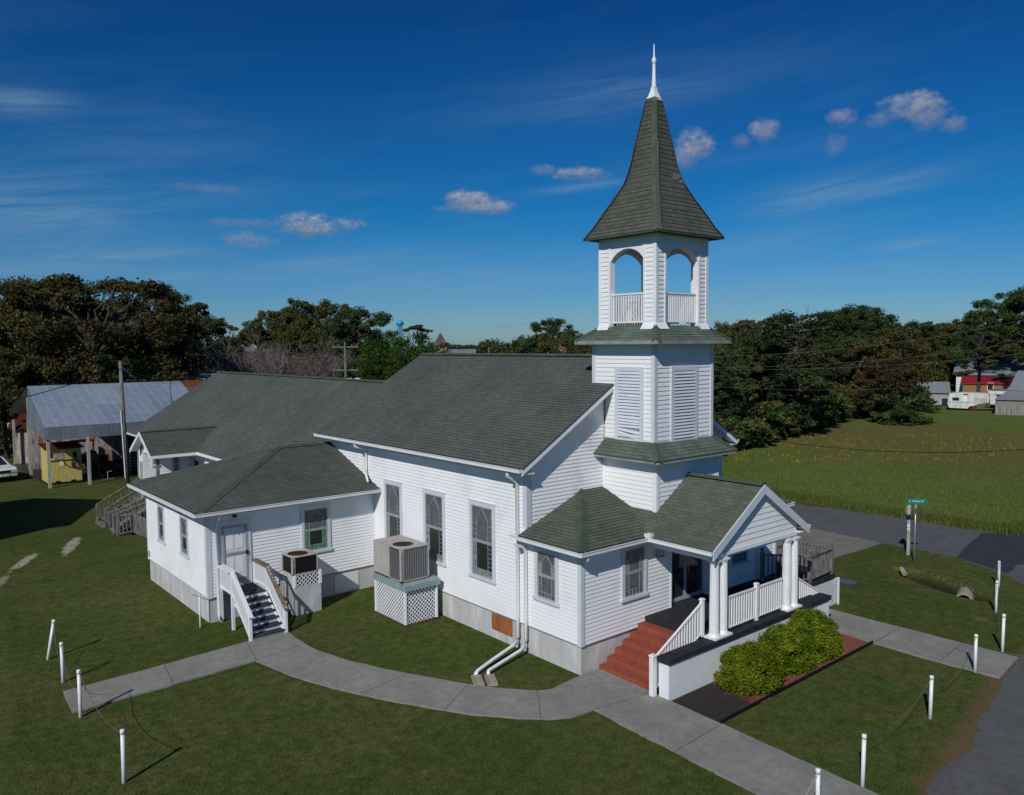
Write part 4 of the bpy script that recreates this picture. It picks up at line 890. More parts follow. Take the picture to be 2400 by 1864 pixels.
mb = MB(); rake(mb, HY1+.35, [(HE, ZWE), (HX, HZR), (hx2, ZWE)], dirn=1); mb.box(HE-.02, HE+.01, YB, HY1+.35, ZWE-.17, ZWE-.02); mb.box(HE+.01, -1.1, YB, HY1+.3, ZWE-.17, ZWE-.14); mb.box(hx2-.01, hx2+.02, YB, HY1+.35, ZWE-.17, ZWE-.02); mb.build('bargeboard', 'white_trim', CH)
gutter('gutter', (HE-.02, 30.3, ZWE), (HE-.02, HY1+.35, ZWE), (-1, 0, 0), CH)
# side porch gable of the hall
GX, GY0, GY1, GZ = -3.871, 26.59, 30.29, 4.957; gm = (GY0+GY1)/2; xr_ = HE+(GZ-ZWE)/ss
roof('side_porch_roof', [[(GX, GY0, ZWE), (HE, GY0, ZWE), (xr_, gm, GZ), (GX, gm, GZ)], [(HE, GY1, ZWE), (GX, GY1, ZWE), (GX, gm, GZ), (xr_, gm, GZ)]], parent=CH)
mb = cap(MB(), (GX, gm, GZ+.03), (xr_, gm, GZ+.03), .3); mb.build('ridge_cap', 'hip_cap', CH)
mb = MB()
for (ya, za), (yb, zb) in (((GY0, ZWE), (gm, GZ)), ((gm, GZ), (GY1, ZWE))): mb.extr([(GX, ya, za-.2), (GX, yb, zb-.2), (GX, yb, zb-.005), (GX, ya, za-.005)], (-.03, 0, 0)); mb.extr([(GX, ya, za-.12), (GX, yb, zb-.12), (GX+.4, yb, zb-.12), (GX+.4, ya, za-.12)], (0, 0, -.02))
mb.box(GX, HE, GY0-.02, GY0+.01, ZWE-.16, ZWE-.01); mb.box(GX, HE, GY0+.01, GY0+.3, ZWE-.16, ZWE-.13); mb.build('bargeboard', 'white_trim', CH)
wall('side_porch_wall', [[(-3.4, 30.27, 3.75), (-3.4, 27.1, 3.75), (-3.4, 27.1, 3.8), (-3.4, gm, GZ-.15), (-3.4, 30.27, 3.8)]], parent=CH); wall('side_porch_wall', [fx(29.75, -3.4, -1.1, 1.15, 4.1)], parent=CH)
mb = MB(); mb.box(-3.39, -1.1, 29.77, 30.27, ZS, 3.9); mb.build('side_porch_core', 'white_trim', CH)
mb = MB(); mb.box(-3.43, -3.39, 29.82, 30.24, 1.2, 3.2); mb.build('side_door', 'sash_grey', CH)
window(CH, 'F', 29.75, -2.95, -2.62, 2.95, 3.45, 'front', .06); window(CH, 'F', 29.75, -1.95, -1.45, 2.35, 3.45, 'front', .08)
mb = MB(); mb.box(-1.16, -1.1, 28.2, 29.2, 1.2, 3.3); mb.build('hall_door', 'sash_grey', CH)
mb = MB(); mb.tube([(-1.3, 27.6, 3.3), (-1.3, 27.6, 3.15), (-1.3, 27.6, 3.0)], [.04, .12, .07], 10); mb.build('door_lamp', 'dark_metal', CH)
window(CH, 'L', -1.1, 24.9, 25.6, 2.3, 3.5, 'front', .08)
# downspouts
def spout(name, pts, rad=.045, m='gutter_white', par=CH):
    mb = MB(); mb.tube(pts, rad, 10); return mb.build(name, m, par, True)
spout('downspout', [(-.50, 2.55, ZE-.10), (-.50, 2.6, ZE-.28), (-.30, 2.62, ZE-.40), (-.09, 2.64, ZE-.55), (-.075, 2.64, 1.2), (-.08, 2.64, .42), (-.16, 2.60, .30), (-.42, 2.52, .24), (-1.35, 2.28, .15), (-2.12, 2.02, .10), (-2.26, 1.94, .04)], .055)
spout('downspout', [(-.45, 2.32, ZN-.10), (-.42, 2.32, ZN-.28), (-.2, 2.27, ZN-.36), (-.085, 2.26, ZN-.50), (-.08, 2.26, 1.1), (-.085, 2.26, .42), (-.18, 2.22, .28), (-.42, 2.14, .22), (-1.9, 1.80, .11), (-1.98, 1.70, .05)], .055)
spout('downspout', [(-.54, 11.75, ZE-.10), (-.54, 11.75, ZE-.25), (-.3, 11.72, ZE-.33), (-.09, 11.70, ZE-.42), (-.09, 11.7, 4.55), (-.16, 11.62, 4.40), (-.3, 11.2, 4.12)], .045)
spout('downspout', [(-6.15, YW0-.52, ZWE-.10), (-6.15, YW0-.45, ZWE-.28), (-6.13, YW0-.2, ZWE-.34), (-6.12, YW0-.09, ZWE-.45), (-6.12, YW0-.08, .28), (-6.11, YW0-.18, .10)], .05)
spout('downspout', [(-.15, -.42, ZN-.1), (-.15, -.40, ZN-.25), (.03, -.2, ZN-.28), (.13, -.10, ZN-.33)], .045)
spout('downspout', [(XP+.1, YP+.3, ZN-.05), (XP+.15, YP+.3, ZN-.1)], .03)
mb = MB(); mb.box(XW-.06, XW-.03, 17.85, 18.0, .98, 1.2); mb.build('electric_meter', 'pale_wood', CH)
# ================================================================== SIDE STAIRS (painted timber)
ST = empty('side_stairs', 'painted timber stairs with white railings below the storm door of the wing', 'stairs', (0, 0, 0))
xa, xb = -6.02, -4.84; zl = 1.12; yl0, yl1 = 10.12, YW0-.03; n = 7; yb = 8.70; rise = zl/n; go = (yl0-yb)/(n-1)
mb = MB(); mb.box(xa+.06, xb-.06, yl0-.03, yl1, zl-.04, zl); mb.build('landing', 'deck_paint', ST)
mb = MB(); mb.box(-5.72, -5.12, 10.35, 10.95, zl, zl+.018); tag(mb.build('doormat', 'black'), 'black rubber doormat on the top landing of the side stairs', 'doormat')
for k in range(n-1):
    z = rise*(k+1); y = yb+go*k; mb = MB(); mb.box(xa+.04, xb-.04, y-.04, y+go-.002, z-.06, z); t_ = mb.build('tread', 'deck_paint', ST)
for k in range(n):
    z = rise*k; y = yb+go*k; mb = MB(); mb.box(xa+.10, xb-.10, y+.0, y+.02, z+.0 if k else .0, z+rise-.062); mb.build('riser', 'white_trim', ST)
mb = MB()
for x in (xa+.05, xb-.09): mb.extr([(x, yb-.02, .02), (x, yl0, zl-.30), (x, yl0, zl-.04), (x, yb-.02, .12)], (.04, 0, 0))
mb.box(xa+.04, xb-.04, yl0-.01, yl0+.02, zl-.28, zl-.042); mb.build('stringer', 'white_trim', ST)
for x, m2 in ((xa, 'white_trim'), (xb, 'brown_wood')):
    h = .82
    for (y, z0, z1) in ((yb-.0, 0, .06+h), (yl0+.02, 0, zl+h-.03), (yl1-.06, 0, zl+h-.03)):
        mb = MB(); mb.box(x-.045, x+.045, y-.045, y+.045, z0, z1); mb.build('post', 'white_trim', ST)
    mb = MB()
    mb.bar((x, yb+.05, .13), (x, yl0, zl+.10), .04, .09); mb.bar((x, yl0, zl+.09), (x, yl1, zl+.09), .04, .09)
    N = 12
    for k in range(N): t = (k+.5)/N; y = yb+.06+(yl0-yb-.1)*t; z = .08+(zl-.0)*t; mb.box(x-.018, x+.018, y-.018, y+.018, z, z+h-.05)
    N = 8
    for k in range(N): y = yl0+.06+(yl1-yl0-.1)*(k+.5)/N; mb.box(x-.018, x+.018, y-.018, y+.018, zl+.1, zl+h-.03)
    mb.build('balusters', 'white_trim', ST)
    mb = MB(); mb.bar((x, yb-.10, h-.02), (x, yl0+.02, zl+h+.01), .14, .035); mb.bar((x, yl0, zl+h), (x, yl1, zl+h), .28 if x < -5.5 else .22, .035); mb.build('handrail', m2, ST)
mb = MB(); mb.box(xb-.05, xb+.1, 10.4, 11.2, 0, 1.05); mb.build('apron_board', 'chalky_wall', ST)
# ================================================================== AIR CONDITIONERS
def ac_unit(name, label, x0, x1, y0, y1, z0, z1, fan, rust, txt, full=.42):
    A = empty(name, label, 'air conditioner', (x0, y0, z0)); X, Y, H = x1-x0, y1-y0, z1-z0
    mb = MB(); mb.box(.03, X-.03, .03, Y-.03, 0.02, H-.02); mb.build('coil_core', 'black' if full > .5 else 'dark_metal', A)
    mb = MB()   # grille bars
    nz_ = int(H/.035)
    for k in range(nz_): z = .05+(H-.12)*k/nz_; mb.box(.10, X-.02, .008, .014, z, z+.006); mb.box(.010, .016, .10, Y*full, z, z+.006)
    for k in range(int(X/.09)): x = .12+.09*k; mb.box(x, x+.008, .004, .010, .04, H-.05)
    mb.build('grille', 'dark_metal' if full > .5 else 'sash_grey', A)
    mb = MB(); mb.box(0, .11, 0, .09, 0, H-.03); mb.box(X-.035, X, 0, .04, 0, H-.03); mb.box(0, .03, Y*full, Y, 0, H-.03); mb.box(.03, X, Y-.03, Y, 0, H-.03); mb.box(X-.03, X, .04, Y-.03, 0, H-.03); mb.box(0, X, 0, Y, 0, .03); mb.build('cabinet', 'ac_beige', A)
    mb = MB(); n = 28; cx, cy, rr_ = fan; zz = H-.03; P = [(0, 0), (X, 0), (X, Y), (0, Y)]
    rect = []
    for k in range(n):
        t = 2*math.pi*k/n; c, s = math.cos(t), math.sin(t)
        tx = ((X-cx)/c if c > 1e-6 else (-cx/c if c < -1e-6 else 1e9)); ty = ((Y-cy)/s if s > 1e-6 else (-cy/s if s < -1e-6 else 1e9)); L = min(tx, ty); rect.append((cx+c*L, cy+s*L))
    # add the corners so the lid is a true rectangle
    for k in range(n):
        j = (k+1) % n; t0, t1 = 2*math.pi*k/n, 2*math.pi*(k+1)/n; i0 = (cx+rr_*math.cos(t0), cy+rr_*math.sin(t0)); i1 = (cx+rr_*math.cos(t1), cy+rr_*math.sin(t1)); o0, o1 = rect[k], rect[j]
        cor = [p for p in P if t0 < (math.atan2(p[1]-cy, p[0]-cx) % (2*math.pi)) < t1]
        poly = [i0, o0]+cor+[o1, i1]; mb.face([(a, b, H) for a, b in poly]); mb.face([(i0[0], i0[1], H-.14), (i1[0], i1[1], H-.14), (i1[0], i1[1], H), (i0[0], i0[1], H)][::-1]) 
    for a, b in (((0, 0), (X, 0)), ((X, 0), (X, Y)), ((X, Y), (0, Y)), ((0, Y), (0, 0))): mb.face([(*a, H-.035), (*b, H-.035), (*b, H), (*a, H)])
    mb.build('lid', 'ac_beige', A)
    mb = MB()
    for k in range(1, 6): q_ = rr_*k/5.2; mb.tube([(cx+q_*math.cos(t), cy+q_*math.sin(t), H-.01) for t in [2*math.pi*i/24 for i in range(25)]], .004, 4, False)
    for k in range(8): t = math.pi*k/4; mb.bar((cx, cy, H-.012), (cx+rr_*math.cos(t), cy+rr_*math.sin(t), H-.012), .008, .008)
    mb.tube([(cx, cy, H-.13), (cx, cy, H-.03)], rr_*.22, 12); mb.build('fan_guard', 'rust' if rust else 'dark_metal', A)
    # vertical lettering on the corner strip
    for i, ch in enumerate(txt):
        mw = Matrix.Translation((.055, -.004, H*.86-i*H*.095)) @ Matrix.Rotation(R(90), 4, 'X'); text_mesh('letter', ch, H*.115, 'rust', A, mw)
    mb = MB()
    for k in range(16): z = H*.06+k*H*.028; mb.box(.025, .09, -.004, .0, z, z+H*.012)
    mb.build('strip_lines', 'rust', A)
    return A
ac_unit('large_air_conditioner', 'large beige air conditioner standing on the lattice stand beside the nave windows', -1.66, -.56, 6.74, 8.52, 1.48, 2.60, (.47, .60, .36), False, 'YORK')
SB = empty('lattice_stand', 'square stand with white lattice sides and blue-green top boards under the large air conditioner', 'stand', (-1.6, 6.6, 0))
def L_(x, y, z): return (x+1.6, y-6.6, z)
mb = MB(); lattice(mb, (.03, .05, .06), (1, 0, 0), (0, 0, 1), 1.22, 1.12, .142, .030); lattice(mb, (.0, 1.95, .06), (0, -1, 0), (0, 0, 1), 1.90, 1.12, .142, .030); mb.build('lattice', 'white_trim', SB)
mb = MB(); mb.box(.06, 1.20, .10, 1.95, 0.0, 1.18); mb.build('shade_core', 'dark_metal', SB)  # solid dark box so the lattice gaps read as shaded
for (x, y) in ((0, .02), (1.24, .02), (0, 1.93)):
    mb = MB(); mb.box(x-.02, x+.05, y-.02, y+.05, 0, 1.22); mb.build('post', 'white_trim', SB)
mb = MB(); mb.box(-.06, 1.36, -.08, 2.03, 1.20, 1.36); mb.extr([(-.06, -.08, 1.362), (1.36, -.08, 1.362), (1.30, .30, 1.45), (.02, .30, 1.45)], (0, 0, .02)); mb.box(.0, 1.33, .3, 2.0, 1.362, 1.45); mb.build('top_boards', 'blue_green_paint', SB)
mb = MB(); mb.box(-.05, 1.32, -.05, 2.0, -.05, .055); mb.build('base_board', 'dirt', SB)
SB.location = (-1.58, 6.62, 0)
mb = MB(); mb.box(1.24, 1.33, .1, 1.9, .05, 1.2); mb.build('side_panel', 'foundation', SB)
ac_unit('small_air_conditioner', 'small air conditioner with rusty red fan guard raised beside the side stairs', -3.95, -3.00, 10.08, 10.98, 1.42, 2.06, (.42, .45, .36), True, 'YORK', .9)
CB = empty('concrete_stand', 'pale concrete block with a low white lattice collar under the small air conditioner', 'stand', (-3.9, 10.06, 0))
mb = MB(); mb.box(0, 1.0, 0, 1.15, -.05, .98); mb.build('block', 'foundation', CB)
mb = MB(); lattice(mb, (.04, .015, .99), (1, 0, 0), (0, 0, 1), .92, .42, .150, .026); lattice(mb, (.0, 1.0, .99), (0, -1, 0), (0, 0, 1), .96, .42, .150, .026); mb.build('lattice', 'white_trim', CB)
mb = MB(); mb.box(-.02, .07, -.02, .06, .98, 1.42); mb.cut(); mb.box(.93, 1.02, -.02, .06, .98, 1.46); mb.build('post', 'white_trim', CB)
mb = MB(); mb.box(.05, .98, .03, 1.1, .98, 1.40); mb.build('shade_core', 'black', CB)  # black box giving the collar's lattice gaps their shade
# splash blocks
for i, (x, y, lab) in enumerate(((-2.42, 1.62, 'beige splash block under the left one of the two long downspouts'), (-2.12, 1.40, 'beige splash block under the right one of the two long downspouts'))):
    mb = MB(); mb.box(-.14, .14, -.32, .30, 0, .035); mb.box(-.14, -.105, -.32, .30, .035, .08); mb.box(.105, .14, -.32, .30, .035, .08); mb.box(-.105, .105, .26, .30, .035, .08)
    o = mb.build('splash_block', 'beige_concrete', None, loc=(x, y, .0)); o.rotation_euler = (0, 0, R(-28)); tag(o, lab, 'splash block', 'splash blocks on the lawn')
# ================================================================== WOODEN RAMP LANDING right of the porch
RP = empty('wheelchair_ramp', 'weathered grey timber ramp landing with ball-topped posts and white lattice skirt right of the porch', 'ramp')
def deckpoly(mb, pts, z0, z1): mb.prism(pts, z0, z1)
mb = MB(); deckpoly(mb, [(8.35, -.02), (8.45, -.22), (9.45, -1.52), (11.28, -1.45), (11.28, .9), (9.76, .9), (9.76, -.02)], ZK-.16, ZK-.02); mb.build('ramp_deck', 'rubber_deck', RP)
def newel(x, y, z0, z1, par, m='grey_wood'):
    mb = MB(); mb.box(x-.05, x+.05, y-.05, y+.05, z0, z1); mb.tube([(x, y, z1), (x, y, z1+.02), (x, y, z1+.05), (x, y, z1+.09), (x, y, z1+.13), (x, y, z1+.145)], [.045, .03, .052, .065, .045, .01], 10); return mb.build('newel_post', m, par)
for x, y in ((8.54, -.25), (9.55, -1.46), (11.12, -1.38), (11.12, .05), (9.85, .05)): newel(x, y, ZK-.02, ZK+1.0, RP)
for a, b in (((8.54, -.25), (9.55, -1.46)), ((9.55, -1.46), (11.12, -1.38)), ((11.12, -1.38), (11.12, .05)), ((11.12, .05), (9.85, .05))): railing('railing', RP, (*a, ZK), (*b, ZK), .10, .90, 'grey_wood', .125, .035, .13, .035)
mb = MB(); lattice(mb, (9.0, -1.56, .05), (1, 0, 0), (0, 0, 1), 2.3, .92, .125, .030); lattice(mb, (11.30, -1.5, .05), (0, 1, 0), (0, 0, 1), 2.3, .92, .125, .030); mb.build('lattice', 'white_trim', RP)
mb = MB(); mb.box(11.27, 11.34, -1.59, -1.52, 0, .97); mb.build('corner_post', 'white_trim', RP)
mb = MB(); mb.box(9.2, 11.2, -1.40, .85, 0, .94); mb.build('under_shade_core', 'dark_metal', RP)  # solid dark box standing in for shade behind the lattice skirt
# ================================================================== REAR DECK, STAIRS, RAMP
RD = empty('rear_deck', 'grey weathered timber deck with stairs and ramp railings at the side porch of the hall', 'deck')
mb = MB(); mb.box(-3.62, -1.12, 26.7, 29.74, 1.02, 1.15); mb.build('deck_boards', 'grey_wood', RD)
mb = MB(); mb.box(-3.55, -3.40, 26.78, 26.92, 0, 3.72); mb.build('roof_post', 'grey_wood', RD)
railing('railing', RD, (-1.2, 26.78, 1.15), (-3.5, 26.78, 1.15), .1, .95, 'grey_wood', .14, .04, .12, .04)
for k in range(6):
    x = -3.45-.35*k; mb = MB(); mb.box(x-.37, x, 29.5, 31.15, 1.13-.19*(k+1)+.0, 1.13-.19*(k+1)+.045); mb.build('tread', 'grey_wood', RD)
mb = MB(); mb.box(-3.6, -3.3, 29.5, 31.15, 1.0, 1.14); mb.build('top_tread', 'grey_wood', RD)
for y in (29.44, 31.2):
    railing('railing', RD, (-3.2, y, 1.2), (-5.38, y, .02), .12, .95, 'grey_wood', .20, .045, .11, .045)
    mb = MB(); mb.box(-5.45, -5.35, y-.05, y+.05, 0, .97); mb.cut(); mb.box(-3.3, -3.2, y-.05, y+.05, 0, 2.1); mb.build('post', 'grey_wood', RD)
    mb = MB(); mb.extr([(-5.4, y, .02), (-3.3, y, 1.0), (-3.3, y, 1.15), (-5.4, y, .2)], (0, .04, 0)); mb.build('stringer', 'grey_wood', RD)
for (a, b) in (((-5.4, 28.65, -.12), (-3.7, 28.65, .42)), ((-5.44, 26.95, 0), (-4.78, 26.7, .08)), ((-4.78, 26.7, .05), (-4.55, 24.0, .05)), ((-5.42, 27.75, -.1), (-3.7, 27.75, .4))):
    railing('ramp_railing', RD, a, b, .12, 1.0, 'grey_wood', .17, .05, .12, .045); mb = MB()
    for p in (a, b): mb.cut(); mb.box(p[0]-.05, p[0]+.05, p[1]-.05, p[1]+.05, 0, p[2]+1.0)
    mb.build('post', 'grey_wood', RD)
mb = MB(); mb.extr([(-5.4, 27.8, 0), (-3.6, 27.8, .95), (-3.6, 27.8, 1.03), (-5.4, 27.8, .08)], (0, .9, 0)); mb.build('ramp_boards', 'grey_wood', RD)
mb = MB(); k = 0
while 26.66-k*.155 > 20: y = 26.66-k*.155; mb.box(-4.80+.02*(k % 3)*.3+(26.66-y)*.055, -4.77+(26.66-y)*.055, y-.14, y, .22, 1.02+.01*(k % 2)); k += 1
mb.build('board_fence', 'grey_wood', RD)
# ================================================================== POSTS AND ROPES
PL = [(-1.55, -7.98, 'at the near end of the front walk, cut by the bottom edge'), (.48, -7.85, 'on the near lawn right beside the front walk'), (4.74, -7.44, 'in the middle of the roadside lawn'), (8.58, -7.06, 'at the left edge of the side path'), (10.81, -7.0, 'just right of the side path end'),
      (14.54, -5.54, 'on the lawn between the culvert and the side path'), (17.78, -4.52, 'farthest right next to the road corner'),
      (-11.30, 2.49, 'on the left lawn nearest the camera'), (-11.31, 6.50, 'at the end of the left path'), (-11.2, 9.17, 'on the left lawn just behind the path end'), (-11.2, 11.33, 'leaning over, farthest back on the left lawn'), (-6.77, 11.12, 'slim, close to the wing corner')]
hts = [1.18, 1.15, 1.09, 1.10, 1.16, 1.11, 1.0, 1.18, 1.23, 1.15, 1.20, 1.14]
mb = MB(); mb.tube([(0, 0, -.2), (0, 0, 1.13)], .043, 14); pbase = mb.build('marker_post', 'pvc', None, True); mb = MB(); mb.tube([(0, 0, 1.08), (0, 0, 1.16), (0, 0, 1.18)], [.051, .051, .040], 14); cp = mb.build('cap', 'pvc', pbase, True)
TOPS = []
for i, (x, y, wh) in enumerate(PL):
    o = pbase if i == 0 else copy_tree(pbase); s = hts[i]/1.18; o.location = (x, y, 0); o.scale = (.62 if i == 11 else 1, .62 if i == 11 else 1, s); rn = random.Random(i); a, b = rn.uniform(-.012, .012), rn.uniform(-.012, .012)
    if i == 10: a, b = .04, .17
    o.rotation_euler = (a, b, rn.random()*6); o.rotation_mode = 'XYZ'
    if i == 10: o.rotation_euler = (.02, .17, 0)
    tag(o, 'white plastic post '+wh, 'post', 'white posts round the church lawn'); TOPS.append(V((x+math.sin(b)*hts[i] if i != 10 else x+.19, y, hts[i]-.06)))
def rope(i, j, sag, lab, m='rope_grey'):
    a, b = TOPS[i], TOPS[j]; n = 18; mb = MB(); mb.tube([a.lerp(b, k/n)-V((0, 0, 4*sag*(k/n)*(1-k/n))) for k in range(n+1)], .0065, 5); tag(mb.build('rope', m), lab, 'rope', 'ropes between the white posts')
rope(1, 2, .34, 'thin grey rope sagging between the two posts of the roadside lawn'); rope(2, 3, .60, 'thin grey rope sagging to the post at the side path'); rope(4, 5, .75, 'thin dark rope hanging low right of the side path'); rope(5, 6, .55, 'thin rope hanging between the two posts near the road corner')
rope(7, 8, .30, 'thin rope crossing the end of the left path'); rope(8, 9, .75, 'thin rope hanging slack behind the end of the left path'); rope(9, 10, .7, 'thin rope hanging slack from the leaning post')
mb = MB(); a = V((-6.77, 11.12, 1.1)); b = V((-6.45, 13.0, .62)); mb.tube([a, b], .008, 5); tag(mb.build('rope', 'sash_grey'), 'short taut line from the slim post to the wing foundation', 'rope')
mb = MB(); a = V((-1.55, -7.98, 1.1)); b = V((-2.9, -7.9, .30)); mb.tube([a, a.lerp(b, .5)-V((0, 0, .1)), b], .008, 5)
tag(mb.build('rope', 'sash_grey'), 'rope end trailing from the post on the corner of the front walk', 'rope')
# ================================================================== SIGNS, CULVERT, MANHOLE
SG = empty('street_sign', 'two green street name blades on a tall galvanised pole by the side road', 'street sign', (18.87, -.92, 0))
mb = MB(); mb.tube([(0, 0, -.2), (0, 0, 2.74)], .034, 10); mb.build('pole', 'galvanised', SG, True)
def blade(z, ang, L, txt, sz):
    mb = MB(); mb.box(-L/2, L/2, -.006, .006, -.115, .115); o = mb.build('name_blade', 'sign_green', SG); o.location = (0, 0, z); o.rotation_euler = (0, 0, ang)
    text_mesh('lettering', txt, sz, 'sign_white', o, Matrix.Translation((0, -.009, 0)) @ Matrix.Rotation(R(90), 4, 'X'))
    text_mesh('lettering', txt, sz, 'sign_white', o, Matrix.Translation((0, .009, 0)) @ Matrix.Rotation(R(180), 4, 'Z') @ Matrix.Rotation(R(90), 4, 'X'))
    return o
blade(2.62, R(-52), .80, 'E  MAIN ST', .12).location = (-.02, -.04, 2.62); blade(2.38, R(22), .62, 'FRONT ST', .11).location = (-.05, -.05, 2.38)
mb = MB(); mb.box(-.05, .05, -.05, .05, 2.24, 2.28); mb.build('bracket', 'galvanised', SG)
SS = empty('stop_sign', 'grey back of an octagonal sign on a square timber post by the side road', 'road sign', (19.93, -.21, 0), R(97))
mb = MB(); mb.box(-.06, .06, -.06, .06, -.2, 2.2); mb.build('timber_post', 'pale_wood', SS)
mb = MB(); oc = [(.38*math.cos(R(22.5+45*k)), .38*math.sin(R(22.5+45*k))) for k in range(8)]; mb.extr([(.07, -a, 1.86+b) for a, b in oc], (.006, 0, 0)); op = mb.build('sign_plate', 'galvanised', SS)
mb = MB(); mb.extr([(.077, -a*.98, 1.86+b*.98) for a, b in oc], (.002, 0, 0)); mb.build('sign_face', 'red_metal', SS)
mb = MB(); mb.box(-.05, .05, .06, .068, 1.24, 1.38); mb.cut(); mb.box(-.05, .05, .06, .068, 1.10, 1.20); mb.build('number_plate', 'sign_white', SS)
CV = empty('culvert_pipe', 'short concrete culvert pipe with a dark open mouth in the roadside ditch', 'pipe', (16.38, -3.85, -.36), R(196))
n = 24; mb = MB(); ri, ro = .245, .30
for k in range(n):
    a, b = 2*math.pi*k/n, 2*math.pi*(k+1)/n; c = lambda t, q_, x: (x, q_*math.cos(t), q_*math.sin(t))
    mb.face([c(a, ro, .25), c(b, ro, .25), c(b, ri, .25), c(a, ri, .25)]); mb.face([c(a, ro, .25), c(a, ro, -1.2), c(b, ro, -1.2), c(b, ro, .25)]); mb.face([c(a, ri, .25), c(b, ri, .25), c(b, ri, -1.2), c(a, ri, -1.2)])
mb.build('pipe_wall', 'beige_concrete', CV, True); mb = MB(); mb.tube([(-.5, 0, 0), (-.48, 0, 0)], .245, 20); mb.build('pipe_shade_disc', 'black', CV)  # black disc plugs the bore, standing in for the shade inside
mb = MB(); mb.tube([(17.55, -.98, -.02), (17.30, -1.22, -.12)], .10, 12); tag(mb.build('drain_pipe', 'beige_concrete'), 'small pale drain pipe end at the far tip of the roadside ditch', 'pipe')
mb = MB(); mb.tube([(0, 0, -.02), (0, 0, .05), (0, 0, .06)], [.46, .46, .42], 32); mc = mb.build('manhole_cover', 'new_asphalt', None, loc=(13.98, -.52, 0)); tag(mc, 'round grey manhole cover raised on the lawn right of the ramp', 'manhole cover')
mb = MB(); mb.tube([(0, 0, .055), (0, 0, .066)], [.34, .34], 32); mb.build('lid', 'asphalt', mc)
# ================================================================== LEAF HELPERS
def leaf_mesh(name, clumps, per, size, m, seed, flat=.0, up=.3, shell=.35, aspect=1.0, out=.6):
    """clumps: (x,y,z,rx,ry,rz); leaf quads spread through each clump's volume, denser to its outside"""
    rs = np.random.RandomState(seed); C = np.array(clumps, float); w = (C[:, 3]*C[:, 4]*C[:, 5])**(2/3.); w /= w.sum(); N = per
    ci = rs.choice(len(C), N, p=w); d = rs.normal(size=(N, 3)); d /= np.linalg.norm(d, axis=1)[:, None]; rr = (shell+(1-shell)*rs.rand(N))**.7*(1+.12*rs.normal(size=N))
    P = C[ci, :3]+d*rr[:, None]*C[ci, 3:6]
    nrm = d*out+rs.normal(size=(N, 3))*.8+np.array([0, 0, up]); nrm /= np.linalg.norm(nrm, axis=1)[:, None]
    t = np.cross(nrm, rs.normal(size=(N, 3))); t /= np.linalg.norm(t, axis=1)[:, None]; b = np.cross(nrm, t)
    s = size*(.55+.9*rs.rand(N))[:, None]/2; k = .6+.5*rs.rand(N)[:, None]
    Q = np.stack([P-t*s*aspect-b*s*k*.4, P+t*s*.25-b*s*k, P+t*s*aspect+b*s*k*.3, P-t*s*.2+b*s*k], 1)
    cr = rs.rand(len(C)); U = np.stack([rs.rand(N), cr[ci]], 1)
    me = bpy.data.meshes.new(name); me.vertices.add(4*N); me.vertices.foreach_set('co', Q.reshape(-1).astype(np.float32)); me.loops.add(4*N); me.loops.foreach_set('vertex_index', np.arange(4*N, dtype=np.int32))
    me.polygons.add(N); me.polygons.foreach_set('loop_start', np.arange(0, 4*N, 4, dtype=np.int32)); me.polygons.foreach_set('loop_total', np.full(N, 4, dtype=np.int32))
    uv = me.uv_layers.new(name='UVMap'); uv.data.foreach_set('uv', np.repeat(U, 4, 0).reshape(-1).astype(np.float32)); me.materials.append(M[m]); me.update(calc_edges=True); me.validate(); return me
# foundation shrubs
for i, (x, y, rx_, ry_, h, lab) in enumerate(((3.05, -3.42, .96, .78, 1.16, 'rounded yellow-green shrub at the left end of the row below the porch wall'), (4.85, -3.34, .82, .74, 1.24, 'middle one of the three clipped shrubs below the porch wall'), (6.4, -3.3, .92, .78, 1.36, 'tallest shrub at the right end of the row below the porch wall'))):
    rn = random.Random(i+40); cl = []
    for k in range(120):
        t, p = rn.random()*6.283, math.acos(rn.uniform(0, 1)); q_ = .86+.08*rn.random(); cl.append((rx_*q_*math.sin(p)*math.cos(t), ry_*q_*math.sin(p)*math.sin(t), .12+h*.86*q_*math.cos(p)**.8, .17+.05*rn.random(), .17+.05*rn.random(), .13+.05*rn.random()))
    for k in range(14): t = 2*math.pi*k/14; cl.append((rx_*.8*math.cos(t), ry_*.8*math.sin(t), .16, .22, .2, .18))
    rt = empty('shrub', lab, 'shrub', (x, y, 0), 0, 'shrubs along the porch wall')
    link('foliage', leaf_mesh('foliage', cl, 38000, .046, 'leaf_bush', 60+i, shell=.1, up=.4, out=1.1), rt)
    mb = MB()
    for k in range(9): t = k*.7; mb.tube([(0, 0, -.05), (rx_*.35*math.cos(t), ry_*.35*math.sin(t), h*.45), (rx_*.6*math.cos(t), ry_*.6*math.sin(t), h*.7)], [.03, .02, .01], 5)
    mb.build('stem', 'bark', rt)
